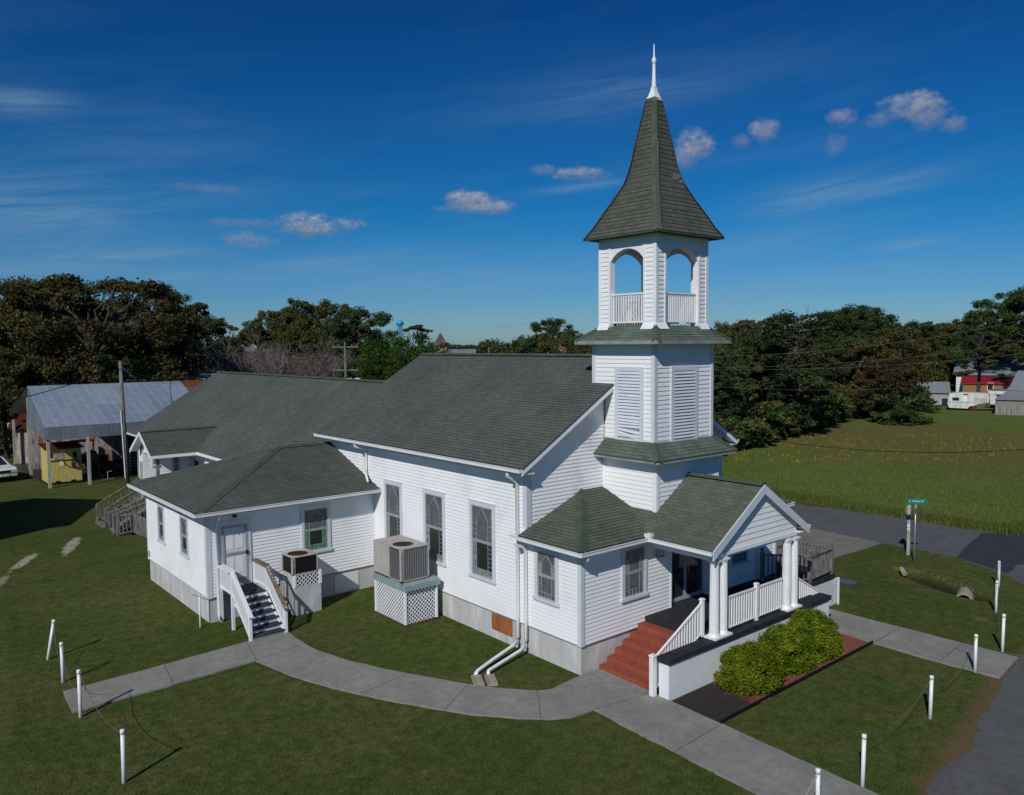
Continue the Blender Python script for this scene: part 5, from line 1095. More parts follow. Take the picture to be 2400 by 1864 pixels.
# ================================================================== TREES
def limb_path(a, b, rn, n=5, wig=.08, droop=0):
    a, b = V(a), V(b); L = (b-a).length; P = []
    for k in range(n+1):
        t = k/n; p = a.lerp(b, t); w = math.sin(math.pi*t)*L*wig; P.append(p+V((rn.gauss(0, w), rn.gauss(0, w), rn.gauss(0, w*.5)+math.sin(math.pi*t)*L*.10)))
    return P
PROTO = {}
def make_tree(kind, seed, H, Rr, leaves, size, leafm, base=.32, nl=26, flatc=.62, barkm='bark', cl=1.0, shell=.35, open_=0.0, trunks=1):
    """prototype meshes of one kind (trunk, crown); crown built of leaf clumps carried on limbs"""
    rn = random.Random(seed); mb = MB(); clumps = []; tr = H*.017
    zb = H*base
    for tnk in range(trunks):
        ox, oy = (0, 0) if trunks == 1 else (rn.uniform(-.4, .4)*Rr, rn.uniform(-.4, .4)*Rr)
        top = V((ox+rn.gauss(0, .03)*H, oy+rn.gauss(0, .03)*H, H*(.93 if kind == 'pine' else .72)))
        tp = limb_path((ox, oy, -.3), top, rn, 8, .015); mb.tube(tp, [tr*(1.25-.95*k/8)+.02 for k in range(9)], 8)
        for k in range(nl//trunks):
            if kind == 'pine':
                t = (k+.5)/(nl//trunks); z = zb+(H*.97-zb)*t; prof = math.sin(math.pi*min(1, .18+.82*(1-t)**.8))**.8; ra = Rr*prof*rn.uniform(.45, 1.0)
            elif kind == 'cone':
                t = rn.random()**.8; z = zb+(H-zb)*t; ra = Rr*(1-t)**.6*rn.uniform(.45, 1)
            else:
                ph = rn.random(); z = zb+(H-zb)*(.05+.86*ph); e = (z-(zb+(H-zb)*.42))/((H-zb)*.58); ra = Rr*math.sqrt(max(.04, 1-e*e*.92))*(rn.uniform(.35, 1.0)**.6)
            th = rn.random()*6.283+k*2.4; c = V((ox+ra*math.cos(th), oy+ra*math.sin(th), z))
            cr = cl*Rr*rn.uniform(.17, .31)*(1 if kind != 'pine' else .9); clumps.append((c.x, c.y, c.z, cr, cr, cr*flatc))
            if kind in ('pine', 'cone'): s = V((ox*(1-z/H)+top.x*z/H, oy, max(zb*.8, z-ra*.25)))
            else: s = tp[min(8, 3+int(4*(z-zb)/(H-zb)))] if z > zb else tp[3]
            lp = limb_path(s, c, rn, 5, .06); mb.tube(lp, [tr*.42*(1-.85*q_/5)+.012 for q_ in range(6)], 5, False)
            for q_ in range(3):
                d = V((rn.gauss(0, 1), rn.gauss(0, 1), rn.gauss(0, .5))).normalized()*cr*rn.uniform(.7, 1.5); cc = c+d; cc.z = min(cc.z, c.z+cr*.35)
                if q_ < 2 and rn.random() > open_: clumps.append((cc.x, cc.y, cc.z, cr*.62, cr*.62, cr*.62*flatc))
                mb.tube(limb_path(lp[3], cc, rn, 3, .08), [tr*.14+.01, tr*.10+.008, tr*.06+.006, .006], 4, False)
    if kind == 'pine':
        for q_ in range(4): clumps.append((top.x+rn.gauss(0, .12)*Rr, top.y+rn.gauss(0, .12)*Rr, H*(.84+.04*q_), Rr*.28, Rr*.28, Rr*.26))
    me_t = bpy.data.meshes.new('trunk'); me_t.from_pydata(mb.v, [], mb.f); me_t.materials.append(M[barkm]); me_t.polygons.foreach_set('use_smooth', [True]*len(me_t.polygons)); me_t.update()
    me_c = leaf_mesh('crown', clumps, leaves, size, leafm, seed, shell=shell) if leaves else None
    return (me_t, me_c, H)
def bare_tree(seed, H, Rr, m='bare_bark'):
    rn = random.Random(seed); mb = MB()
    def grow(p, d, L, rad, lev):
        q_ = p+d*L*.5+V((rn.gauss(0, .05), rn.gauss(0, .05), 0))*L; e = p+d*L; mb.tube([p, q_, e], [rad, rad*.8, rad*.6], 5 if lev < 2 else 3, False)
        if lev >= 5: return
        for k in range(3 if lev < 2 else (3 if lev < 4 else 4)):
            a = V((rn.gauss(0, 1), rn.gauss(0, 1), rn.gauss(.25, .6))).normalized(); nd = (d*.75+a*.62).normalized(); nd.z = max(nd.z, -.05); grow(q_ if k % 2 else e, nd.normalized(), L*rn.uniform(.60, .80), max(.011, rad*.55), lev+1)
    for k in range(4):
        a = 2*math.pi*k/4+rn.random(); d = V((math.cos(a)*.55, math.sin(a)*.55, 1)).normalized(); grow(V((math.cos(a)*.2, math.sin(a)*.2, -.2)), d, H*.27, H*.016, 0)
    me = bpy.data.meshes.new('trunk'); me.from_pydata(mb.v, [], mb.f); me.materials.append(M[m]); me.update(); return (me, None, H)
PROTO['oak_a'] = make_tree('round', 11, 17, 9.5, 60000, .23, 'leaf_oak', .22, 110, .58, cl=.60, shell=.0, open_=.1)
PROTO['oak_b'] = make_tree('round', 12, 15, 7.5, 42000, .23, 'leaf_oak', .22, 90, .60, cl=.62, shell=.0, open_=.1)
PROTO['oak_g'] = make_tree('round', 13, 15, 7.5, 36000, .23, 'leaf_green', .28, 60, .62, cl=.62, shell=.0, open_=.2)
PROTO['dec_a'] = make_tree('round', 21, 12, 4.6, 24000, .21, 'leaf_mixed', .06, 60, .85, cl=.85, shell=.1)
PROTO['dec_b'] = make_tree('round', 22, 12, 4.2, 22000, .21, 'leaf_green', .06, 55, .9, cl=.85, shell=.1)
PROTO['dec_c'] = make_tree('round', 23, 11, 4.4, 20000, .21, 'leaf_orange', .06, 60, .85, cl=.8, shell=.1)
PROTO['dec_d'] = make_tree('round', 24, 14, 5.6, 28000, .23, 'leaf_oak', .08, 70, .8, cl=.75, shell=.05)
PROTO['pine_a'] = make_tree('pine', 31, 14, 3.4, 24000, .18, 'leaf_pine', .10, 75, .9, cl=.9, shell=.1)
PROTO['pine_b'] = make_tree('pine', 32, 17, 4.6, 22000, .22, 'leaf_pine', .35, 50, .75, cl=.9, shell=.1)
PROTO['ever'] = make_tree('round', 41, 11, 4.8, 26000, .20, 'leaf_evergreen', .05, 70, .8, cl=.85, shell=.1)
PROTO['thin'] = make_tree('round', 51, 14, 4.4, 12000, .22, 'leaf_oak', .25, 30, .5, cl=.6, shell=0, open_=.4)
PROTO['under'] = make_tree('round', 61, 3.4, 2.6, 6000, .20, 'leaf_mixed', .0, 20, .7)
PROTO['under_g'] = make_tree('round', 62, 3.0, 2.2, 5000, .18, 'leaf_green', .0, 18, .7)
PROTO['bare'] = bare_tree(71, 8.6, 5)
PROTO['bare_b'] = bare_tree(72, 8.2, 5)
KN = {'oak': ('tree', 'tree'), 'dec': ('tree', 'tree'), 'pine': ('pine_tree', 'pine tree'), 'ever': ('evergreen_tree', 'evergreen'), 'thin': ('tree', 'tree'), 'under': ('bush', 'bush'), 'bare': ('bare_tree', 'bare tree')}
trn = random.Random(99)
def plant(key, x, y, H, label, group=None, wide=1.0, rot=None):
    tm, cm, h0 = PROTO[key]; nm, cat = KN[key.split('_')[0]]; s = H/h0
    root = empty(nm, label, cat, (x, y, 0), trn.random()*6.28 if rot is None else rot, group)
    for n_, me in (('trunk', tm), ('crown', cm)):
        if me is None: continue
        o = link(n_, me, root); o.scale = (s*wide, s*wide, s)
    return root
def AZ(az_, D_): a = R(az_); return CAM.x+D_*math.sin(a), CAM.y+D_*math.cos(a)
def HT(el_, D_): return CAM.z+D_*math.tan(R(el_))
def pt(key, az_, D_, el_, label, group=None, wide=1.0, rot=None): x, y = AZ(az_, D_); return plant(key, x, y, HT(el_, D_)*1.02, label, group, wide, rot)
# left group behind the barn
pt('oak_a', 8.6, 92, 4.5, 'huge spreading autumn oak filling the left edge behind the metal barn', wide=1.05)
pt('oak_b', 12.6, 84, 4.75, 'tall spreading autumn tree behind the middle of the barn roof', wide=1.1)
pt('oak_a', 15.6, 98, 3.9, 'broad autumn tree just right of the utility pole', wide=.62)
pt('thin', 17.9, 92, 3.15, 'thin-leaved tree leaning out right of the big oaks', wide=1.0)
pt('pine_b', 19.0, 122, 1.9, 'small dark pine at the right end of the big oaks')
for i, (a, d, e, k) in enumerate(((7.5, 80, .3, 'dec_a'), (9.6, 83, .6, 'dec_d'), (11.5, 80, .35, 'dec_c'), (13.3, 81, .2, 'dec_b'), (5.5, 86, 2.0, 'dec_b'), (14.2, 92, 1.5, 'dec_d'), (16.3, 108, .7, 'dec_a'), (10.6, 96, 2.0, 'dec_b'))):
    pt(k, a, d, e, ('dark understorey tree below the big oaks behind the barn'), 'understorey trees behind the barn')
# bare trees and crowns behind the hall roof
for i, (a, d, e, k) in enumerate(((21.2, 92, 3.2, 'bare'), (22.9, 88, 3.3, 'bare_b'), (24.8, 92, 3.0, 'bare'), (26.4, 96, 2.5, 'bare_b'), (20.3, 99, 3.2, 'bare_b'), (27.7, 97, 1.8, 'bare'), (23.8, 97, 3.3, 'bare'))): pt(k, a, d, e, 'leafless grey-brown tree behind the hall roof ridge', 'bare trees behind the hall')
for i, (a, d, e, k, w) in enumerate(((20.3, 128, 1.7, 'thin', .9), (22.3, 135, 2.1, 'dec_d', 1), (24.0, 138, 2.75, 'oak_b', .75), (26.6, 134, 3.25, 'oak_b', .82), (25.2, 128, 1.6, 'dec_a', 1), (28.0, 128, 2.1, 'dec_d', 1))): pt(k, a, d, e, ('tall leafy tree rising behind the bare trees'), 'tall trees behind the bare trees', w)
for i, (a, e) in enumerate(((19.6, -1.2), (21.0, -1.0), (22.6, -1.4), (24.2, -1.2), (25.8, -1.4), (27.3, -1.5), (18.3, -1.0))): pt('dec_a' if i % 2 else 'dec_c', a, 104, e+.6, 'rusty brown low tree behind the bare trees', 'low rusty trees behind the hall')
pt('pine_b', 29.0, 120, 2.5, 'tall dark pine left of the water tower', wide=1.15)
pt('dec_b', 30.8, 150, 1.35, 'dark tree crown just left of the water tower')
pt('thin', 33.5, 118, 1.62, 'sparse open tree right of the water tower', wide=.9)
for i, (a, d, e, w, lab) in enumerate(((29.7, 84, -.75, .85, 'bright evergreen nearest the utility pole behind the church'), (31.9, 88, .85, 1.0, 'tallest bright evergreen behind the nave roof'), (33.6, 86, .0, .95, 'bright evergreen just left of the small distant steeple'), (31.0, 82, -.6, .8, 'low bright evergreen against the nave roof edge'))): pt('ever', a, d, e, lab, 'evergreens behind the nave', w)
# distant line and group near the grey house
for i in range(16):
    a = 34.6+i*.78+trn.uniform(-.2, .2); pt(('dec_a', 'dec_c', 'dec_d', 'dec_b')[i % 4], a, 235+trn.uniform(-20, 30), .18+trn.uniform(-.1, .16), 'small far tree on the horizon behind the nave ridge', 'far trees behind the nave ridge', 1.15)
pt('pine_b', 42.9, 165, 1.68, 'tall rounded dark tree behind the grey house', wide=1.25); pt('dec_b', 41.5, 168, .95, 'dark tree left of the tallest one behind the grey house', wide=1.1); pt('pine_b', 44.2, 170, .62, 'small dark pine between the grey house and the steeple'); pt('thin', 42.9, 158, 1.0, 'greyish thin tree in front of the rounded dark tree', wide=1.2)
# woods beyond the field
edge_pts = [(33, 27), (40, 28), (47.5, 29), (57.6, 32), (66, 33.5), (76, 35.5), (84, 36.5), (90, 36)]
def edge_at(t):
    t *= len(edge_pts)-1; i = min(int(t), len(edge_pts)-2); return V(edge_pts[i]).lerp(V(edge_pts[i+1]), t-i)
WL = {'dec_a': 'brownish-green broadleaf tree in the wood beyond the field', 'dec_b': 'dark green broadleaf tree in the wood beyond the field', 'dec_c': 'orange-brown tree in the wood beyond the field', 'dec_d': 'olive autumn tree in the wood beyond the field', 'pine_a': 'bushy dark pine at the edge of the wood beyond the field', 'pine_b': 'tall dark pine rising above the wood beyond the field', 'thin': 'thin-crowned tree in the wood beyond the field'}
seq = ['dec_a', 'dec_d', 'dec_b', 'dec_a', 'dec_b', 'dec_d', 'pine_a', 'dec_a']
for row, (off, cnt) in enumerate(((2.0, 17), (7.5, 15), (14, 14))):
    for i in range(cnt):
        p = edge_at((i+.5*(row % 2))/(cnt-.5)); x, y = p.x+trn.uniform(-1.2, 1.2), p.y+off+trn.uniform(-1, 1); D_ = math.hypot(x-CAM.x, y-CAM.y); azd = math.degrees(math.atan2(x-CAM.x, y-CAM.y))
        top = np.interp(azd, [46, 53.5, 54.5, 55.8, 57.2, 58.2, 59.6, 60.6, 62.8, 63.6, 64.8, 65.6, 68], [1.0, 1.3, 1.5, 1.6, 1.55, 1.0, 1.6, 1.8, 2.1, 2.0, 1.4, .9, .8])
        k = seq[(i*3+row*5) % 8]; e = top+.15-(1.3, .55, .05)[row]+trn.uniform(-.35, .25)
        if 58.9 < azd < 60.3 and row == 0: continue
        H = HT(e, D_); plant(k, x, y, max(5, H), WL[k], WL[k].split(' in ')[0].split(' at ')[0].split(' rising')[0]+'s beyond the field', max(.8, 9/max(H, 6)*.9))
pt('pine_a', 59.55, 84, 1.9, 'big bushy pine standing out at the middle of the wood edge', wide=1.45); pt('pine_a', 54.2, 74, -1.1, 'bushy green pine low at the left end of the wood edge', wide=1.5); pt('thin', 57.2, 86, 1.85, 'thin upright tree poking above the wood left of the big pine', wide=.7); pt('thin', 55.7, 84, 1.8, 'thin upright tree nearest the steeple above the wood', wide=.7)
for a, e in ((61.8, 1.9), (62.9, 2.2), (63.7, 2.05), (64.6, 1.6)): pt('pine_b', a, 118, e, 'dark flat-topped pine forming the highest part of the wood', 'flat-topped pines above the wood', 1.1)
pt('dec_c', 65.0, 112, .95, 'large orange-brown tree at the right end of the wood', wide=1.1); pt('dec_c', 65.2, 104, -.9, 'lower orange-brown tree near the small shed', wide=1.2); pt('under_g', 65.9, 101, -3.2, 'green bush at the right foot of the wood', wide=1.3)
for i in range(30):
    p = edge_at((i+.3)/30); pt_k = 'under' if i % 3 else 'under_g'; plant(pt_k, p.x+trn.uniform(-1, 1), p.y-1.2+trn.uniform(-.8, .8), trn.uniform(2.2, 4.6), 'tangled bush along the edge of the wood', 'bushes along the edge of the wood', 1.2)
for i in range(13):
    a = 65.6+i*.62; pt(('dec_b', 'dec_a', 'pine_a', 'dec_b')[i % 4], a, 192+trn.uniform(-10, 25), 1.15+trn.uniform(-.25, .2), 'dark tree in the far row behind the red-roofed shed', 'far trees behind the red-roofed shed', 1.3)
for i in range(8): a = 67.6+i*.7; pt(('dec_b', 'dec_a')[i % 2], a, 178, -.4+trn.uniform(-.2, .2), 'lower dark tree behind the red-roofed shed', 'lower trees behind the red-roofed shed', 1.3)
pt('oak_g', 71.3, 172, 2.6, 'tall open tree at the right edge of the photo', wide=.9); pt('oak_g', 73.3, 165, 3.3, 'tallest open tree cut by the right edge of the photo', wide=.9); pt('thin', 70.2, 145, 1.6, 'sparse tree left of the tall one at the right edge')
# ================================================================== BARN GROUP (left)
BN = empty('open_barn', 'open pole barn with a long bluish metal roof and hanging metal skirt', 'barn', (-5.3, 44.7, 0))
bx, by = -5.3, 44.7
def b_(x, y, z): return (x-bx, y-by, z)
X0, X1, YF, YR, YBk = -5.45, 9.4, 44.6, 52.0, 59.4; ZF, ZRG = 4.07, 6.56
mb = MB()
for P in ([(X0, YF, ZF), (5.6, YF, ZF), (5.6, YR, ZRG), (X0+.25, YR, ZRG)],): 
    P = [b_(*p) for p in P]; mb.face(P, [(p[0], (p[1])) for p in P]); mb.face([(a, b, c-.04) for a, b, c in P][::-1])
P = [b_(X0+.25, YR, ZRG), b_(X1, YR, ZRG), b_(X1, YBk, ZF), b_(X0, YBk, ZF)]; mb.face(P[::-1] if False else P, [(p[0], p[1]) for p in P])
mb.build('roof', 'barn_metal', BN)
mb = MB(); P = [b_(5.6, YF, ZF+.01), b_(X1, YF, ZF+.01), b_(X1, YR, ZRG+.01), b_(5.6, YR, ZRG+.01)]; mb.face(P, [(p[0], p[1]) for p in P]); mb.build('rusty_roof_sheet', 'rusty_metal', BN)
mb = MB(); P = [b_(X0, YF-.02, 3.22), b_(X1, YF-.02, 3.22), b_(X1, YF-.02, ZF-.02), b_(X0, YF-.02, ZF-.02)]; mb.extr(P, (0, .03, 0))
for i in range(len(mb.uv)): mb.uv[i] = [(p[0], p[2]) for p in [mb.v[k] for k in mb.f[i]]]
P = [b_(X0+.0, YF, 3.22), b_(X0+.0, 51.5, 3.75), b_(X0+.2, 51.6, 6.3), b_(X0+.0, YF, ZF-.03)]; j0 = len(mb.f); mb.extr(P, (.03, 0, 0))
for i in range(j0, len(mb.f)): mb.uv[i] = [(p[1], p[2]) for p in [mb.v[k] for k in mb.f[i]]]
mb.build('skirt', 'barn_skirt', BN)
for (x, y, zt) in ((-5.26, 44.75, 3.3), (-2.92, 44.45, 3.3), (.3, 44.5, 3.3), (3.6, 44.5, 3.3), (7, 44.5, 3.3), (-5.2, 52, 5.8), (-5.2, 59, 3.6), (0, 59, 3.6), (5, 59, 3.6), (9, 59, 3.6)):
    mb = MB(); p = b_(x, y, 0); mb.box(p[0]-.09, p[0]+.09, p[1]-.09, p[1]+.09, -.2, zt); mb.build('post', 'pale_wood', BN)
mb = MB(); mb.box(*[v for v in (b_(-4.9, 0, 0)[0], b_(9.3, 0, 0)[0])], b_(0, 54.9, 0)[1], b_(0, 55.0, 0)[1], 0, 3.9); mb.build('back_wall', 'rust_boards', BN)
mb = MB(); mb.box(b_(9.2, 0, 0)[0], b_(9.3, 0, 0)[0], b_(0, 44.8, 0)[1], b_(0, 58.9, 0)[1], 0, 4.0); mb.build('end_wall', 'weathered_boards', BN)
mb = MB(); mb.box(b_(-5.3, 0, 0)[0], b_(9.2, 0, 0)[0], b_(0, 46.0, 0)[1], b_(0, 59, 0)[1], .01, .03); mb.build('shaded_floor_sheet', 'dark_metal', BN)  # near-black floor sheet, the barn's shade put into its colour
YS_ = empty('yellow_shed', 'small yellow wooden shed with a grille window standing under the barn edge', 'shed', (-4.08, 47.2, 0))
mb = MB(); mb.box(-1.05, 1.05, -1.05, 1.05, .12, 2.45)
for k in range(14): x = -1.05+k*.155; mb.box(x, x+.012, -1.062, -1.05, .14, 2.4)
mb.build('wall', 'yellow_paint', YS_)
mb = MB(); mb.extr([(-1.2, -1.25, 2.42), (1.2, -1.25, 2.42), (1.2, 1.2, 2.62), (-1.2, 1.2, 2.62)], (0, 0, .06)); mb.build('roof', 'rust', YS_)
mb = MB(); mb.box(-.92, -.70, -1.07, -1.05, 1.85, 2.1); mb.box(-.62, -.05, -1.065, -1.05, 1.72, 2.1); mb.box(.55, .75, -1.07, -1.05, 1.75, 2.15); mb.box(-.6, -.3, -1.08, -1.05, .14, .22); mb.box(.35, .65, -1.08, -1.05, .14, .22); w_ = mb.build('window', 'black', YS_)
mb = MB()
for k in range(8): mb.box(-.62+k*.075, -.60+k*.075, -1.085, -1.068, 1.72, 2.1)
for k in range(5): mb.box(-.62, -.05, -1.09, -1.07, 1.74+k*.08, 1.755+k*.08)
mb.build('grille', 'pale_paint', w_)
mb = MB(); mb.box(-1.06, .75, -1.10, -1.055, 1.60, 1.65); mb.build('bar', 'rust', YS_)
mb = MB(); mb.box(-.28, -.05, -1.08, -1.05, 1.22, 1.55); mb.build('notice', 'sign_white', YS_)
mb = MB(); rn = random.Random(4)
for j in range(3): mb.tube([(.62+.2*math.cos(t+j)+.03*j, -1.12-.02*j, 1.35+.32*math.sin(t+j)) for t in [2*math.pi*k/14 for k in range(15)]], .022, 5)
mb.tube([(-.1, -1.1, 1.55), (.1, -1.12, 1.25), (.4, -1.12, 1.1), (.9, -1.12, .95)], .02, 5); tag(mb.build('hose', 'black', None, loc=(-4.08, 47.2, 0)), 'coiled black hose hanging on the front of the yellow shed', 'hose')
# tank and tractor seat like shapes under the barn
mb = MB(); mb.tube([(-1.6, 47.6, .62), (-1.5, 47.6, .62), (.2, 47.9, .62), (.3, 47.9, .62)], [.25, .42, .42, .25], 18); tag(mb.build('metal_tank', 'dark_metal', None, True), 'dark horizontal tank lying in the shade under the barn', 'tank')
mb = MB(); mb.tube([(-1.45, 45.9, 0), (-1.45, 45.9, .55)], .035, 6); mb.tube([(-1.45, 45.9, .55), (-1.15, 45.95, .58)], .035, 6); mb.tube([(-1.8, 45.8, .03), (-1.0, 46.0, .03)], .03, 6); tag(mb.build('trailer_jack', 'galvanised'), 'small galvanised trailer jack standing at the front of the barn', 'jack')
mb = MB()
for k in range(5): mb.box(.4, 4.2, 47.5, 49.5, .25+k*.22, .33+k*.22)
mb.box(.4, .5, 47.4, 49.5, 0, 1.9); mb.box(4.1, 4.2, 47.4, 49.5, 0, 1.9); tag(mb.build('lumber_rack', 'weathered_boards'), 'timber rack stacked with boards deep inside the barn', 'rack')
TC = empty('dark_filler_tractor', 'dark tractor shape added to fill the open barn with darkness', 'tractor', (-1.6, 51.0, 0), R(20))  # made-up machine, near-black to stand in for the barn's inner shade
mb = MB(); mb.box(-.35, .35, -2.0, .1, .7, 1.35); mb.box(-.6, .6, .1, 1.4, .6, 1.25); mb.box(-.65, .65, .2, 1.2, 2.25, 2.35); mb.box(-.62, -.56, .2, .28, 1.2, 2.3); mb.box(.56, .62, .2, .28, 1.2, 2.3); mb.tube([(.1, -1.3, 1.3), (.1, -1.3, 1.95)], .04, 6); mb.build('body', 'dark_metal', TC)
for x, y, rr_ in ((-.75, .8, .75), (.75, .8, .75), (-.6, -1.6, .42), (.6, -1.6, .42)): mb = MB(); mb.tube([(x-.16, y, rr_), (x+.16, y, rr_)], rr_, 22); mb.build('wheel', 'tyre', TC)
WG = empty('dark_filler_wagon', 'dark wagon shape added beside the tractor to fill the barn with darkness', 'wagon', (3.2, 51.5, 0))  # made-up wagon, dark to deepen the barn interior
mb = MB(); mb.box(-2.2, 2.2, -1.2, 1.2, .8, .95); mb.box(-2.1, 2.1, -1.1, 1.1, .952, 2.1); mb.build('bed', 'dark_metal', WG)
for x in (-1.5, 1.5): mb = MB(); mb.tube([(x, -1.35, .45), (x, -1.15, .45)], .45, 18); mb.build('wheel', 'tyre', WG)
# old board barn behind
OB = empty('old_barn', 'old grey board barn with rusty brown metal roof at the far left', 'barn', (-5.07, 59.57, 0), R(0))
# gable front facing the yard (towards -X -Y)
OB.rotation_euler = (0, 0, R(62))
mb = MB(); wv_ = [(0, 0, 0), (0, 0, 3.1), (2.1, 0, 5.0), (4.2, 0, 3.2), (4.2, 0, 0)]
w2, L2 = 7.2, 9
gp = [(0, 0, 0), (w2, 0, 0), (w2, 0, 3.1), (w2/2, 0, 5.3), (0, 0, 3.1)]
mb.extr(gp, (0, .1, 0)); mb.build('gable_wall', 'pale_boards', OB)
mb = MB(); mb.box(0, .1, -L2, 0, 0, 3.1); mb.box(w2-.1, w2, -L2, 0, 0, 3.1); mb.build('side_wall', 'rust_boards', OB)
mb = MB()
for (xa_, za_), (xb_, zb_) in (((-.4, 2.9), (w2/2, 5.42)), ((w2/2, 5.42), (w2+.4, 2.9))):
    P = [(xa_, .4, za_), (xb_, .4, zb_), (xb_, -L2, zb_), (xa_, -L2, za_)]; mb.face(P, [(p[1], p[0]) for p in P]); mb.face([(a, b, c-.05) for a, b, c in P][::-1])
mb.build('roof', 'brown_metal', OB)
# pick-up / car at the left edge
CR = empty('parked_car', 'white car with dark windscreen parked in the shade at the left edge', 'car', (-7.75, 51.6, 0), R(14))
body = [(-.88, -2.2, .35), (.88, -2.2, .35), (.90, -2.2, .80), (.86, -2.15, 1.0), (-.86, -2.15, 1.0), (-.90, -2.2, .80)]
def cross(y, zt, wd, zb=.35): return [(-wd, y, zb), (wd, y, zb), (wd*1.02, y, (zb+zt)/2), (wd*.95, y, zt), (-wd*.95, y, zt), (-wd*1.02, y, (zb+zt)/2)]
mb = MB(); S = [cross(-2.25, .85, .82, .42), cross(-2.1, .98, .88), cross(-1.0, 1.08, .90), cross(1.4, 1.10, .90), cross(2.2, 1.05, .86), cross(2.3, .9, .8, .45)]
for a, b in zip(S[:-1], S[1:]):
    for k in range(6): j = (k+1) % 6; mb.face([a[k], a[j], b[j], b[k]])
mb.face(S[0][::-1]); mb.face(S[-1]); mb.build('body', 'car_white', CR, True)
mb = MB(); mb.extr([(-.82, -.95, 1.07), (.82, -.95, 1.07), (.82, 1.7, 1.08), (-.82, 1.7, 1.08)], (0, 0, .01)); A = [(-.80, -1.0, 1.08), (.80, -1.0, 1.08), (.80, 1.9, 1.08), (-.80, 1.9, 1.08)]; B_ = [(-.66, -.25, 1.55), (.66, -.25, 1.55), (.66, 1.2, 1.55), (-.66, 1.2, 1.55)]
mb = MB()
for k in range(4): j = (k+1) % 4; mb.face([A[k], A[j], B_[j], B_[k]])
mb.build('windows', 'glass_dark', CR)
mb = MB(); mb.extr([(x, y, z+.002) for x, y, z in B_], (0, 0, .05))
for k in range(4): mb.bar(A[k], B_[k], .07, .07)
mb.build('roof', 'car_white', CR)
for x in (-.62, .62):
    mb = MB(); mb.box(x-.20, x+.20, -2.29, -2.2, .66, .86); mb.build('headlight', 'lamp_glass', CR)
mb = MB(); mb.box(-.4, .4, -2.285, -2.2, .64, .84); mb.build('radiator_grille', 'black', CR)
mb = MB(); mb.box(-.28, .28, -2.31, -2.25, .44, .56); mb.build('number_plate', 'sign_white', CR)
for x in (-.84, .84):
    for y in (-1.4, 1.4): mb = MB(); mb.tube([(x-.1, y, .33), (x+.1, y, .33)], .33, 20); mb.build('wheel', 'tyre', CR)
# utility pole beside the hall and its wire
UP = empty('utility_pole', 'tall grey wooden utility pole standing between the barn and the hall', 'utility pole', (-.83, 43.2, 0))
mb = MB(); mb.tube([(0, 0, -.3), (-.10, 0, 4), (-.16, .1, 8.35)], [.17, .145, .11], 12); mb.build('pole', 'grey_wood', UP, True)
mb = MB(); mb.tube([(-.17, -.14, .4), (-.28, -.10, 5.0)], .045, 8); mb.build('conduit', 'pale_paint', UP)
mb = MB(); mb.tube([(-.16, .1, 8.1), (.9, .6, 7.2)], .03, 6); mb.build('lamp_arm', 'galvanised', UP)
def wire(pts, lab, rad=.02, m='black', n=24, sag=None):
    a, b = V(pts[0]), V(pts[1]); s = sag; mb = MB(); mb.tube([a.lerp(b, k/n)-V((0, 0, 4*s*(k/n)*(1-k/n))) for k in range(n+1)], rad, 5); tag(mb.build('power_line', m), lab, 'wire', 'overhead wires')
wire(((-.98, 43.3, 7.9), (-24, 34, 4.6)), 'black wire sagging from the utility pole over the barn roof to the left', .028, sag=.9)
wire(((-.98, 43.3, 7.9), (14, 66, 7.2)), 'black wire sagging from the utility pole to the right over the barn ridge', .022, sag=1.0)
# an unseen house added left of the frame to cast the yard shadow
NH = empty('shadow_caster_house', 'plain unseen house added outside the left edge to cast the yard shadow', 'house', (-18.5, 32.8, 0))
mb = MB(); mb.extr([(5.0, -4.7, 0), (5.0, 4.7, 0), (5.0, 4.7, 5.4), (5.0, 0, 7.8), (5.0, -4.7, 5.4)], (-11, 0, 0)); mb.build('wall', 'pale_paint', NH)
for s_2 in (-1, 1):
    mb = MB(); mb.extr([(5.3, s_2*5.0, 5.35), (5.3, 0, 8.0), (-6.3, 0, 8.0), (-6.3, s_2*5.0, 5.35)], (0, 0, .12)); mb.build('roof', 'slate', NH)
# ================================================================== DISTANT BUILDINGS
def house(name, lab, x, y, rz, w, d, h, rh, wm, rm, over=.3, win=0, cat='house', group=None, lean=0):
    Hh = empty(name, lab, cat, (x, y, 0), R(rz), group); mb = MB(); mb.box(-w/2, w/2, -d/2, d/2, -.2, h); mb.extr([(-w/2, -d/2, h), (w/2, -d/2, h), (0, -d/2, h+rh)] if False else [(-w/2, -d/2, h), (-w/2, d/2, h), (-w/2, 0, h+rh)], (w, 0, 0)); mb.build('wall', wm, Hh)
    mb = MB()
    for s in (-1, 1):
        P = [(-w/2-over, s*(d/2+over), h-rh*over/(d/2)+.05), (w/2+over, s*(d/2+over), h-rh*over/(d/2)+.05), (w/2+over, 0, h+rh+.06), (-w/2-over, 0, h+rh+.06)]; P = P if s < 0 else P[::-1]
        a = len(mb.f); mb.extr(P, (0, 0, .08))
        for i in range(a, len(mb.f)): mb.uv[i] = [(mb.v[k][0], mb.v[k][1]) for k in mb.f[i]]
    mb.build('roof', rm, Hh)
    for k in range(win):
        xx = -w/2+w*(k+.5)/win; mb = MB(); mb.box(xx-.4, xx+.4, -d/2-.06, -d/2, h*.35, h*.35+1.2); wn_ = mb.build('window', 'glass_dark', Hh); mb = MB(); mb.box(xx-.5, xx+.5, -d/2-.04, -d/2-.005, h*.35-.1, h*.35+1.3); mb.build('window_frame', 'white_trim', wn_)
    return Hh
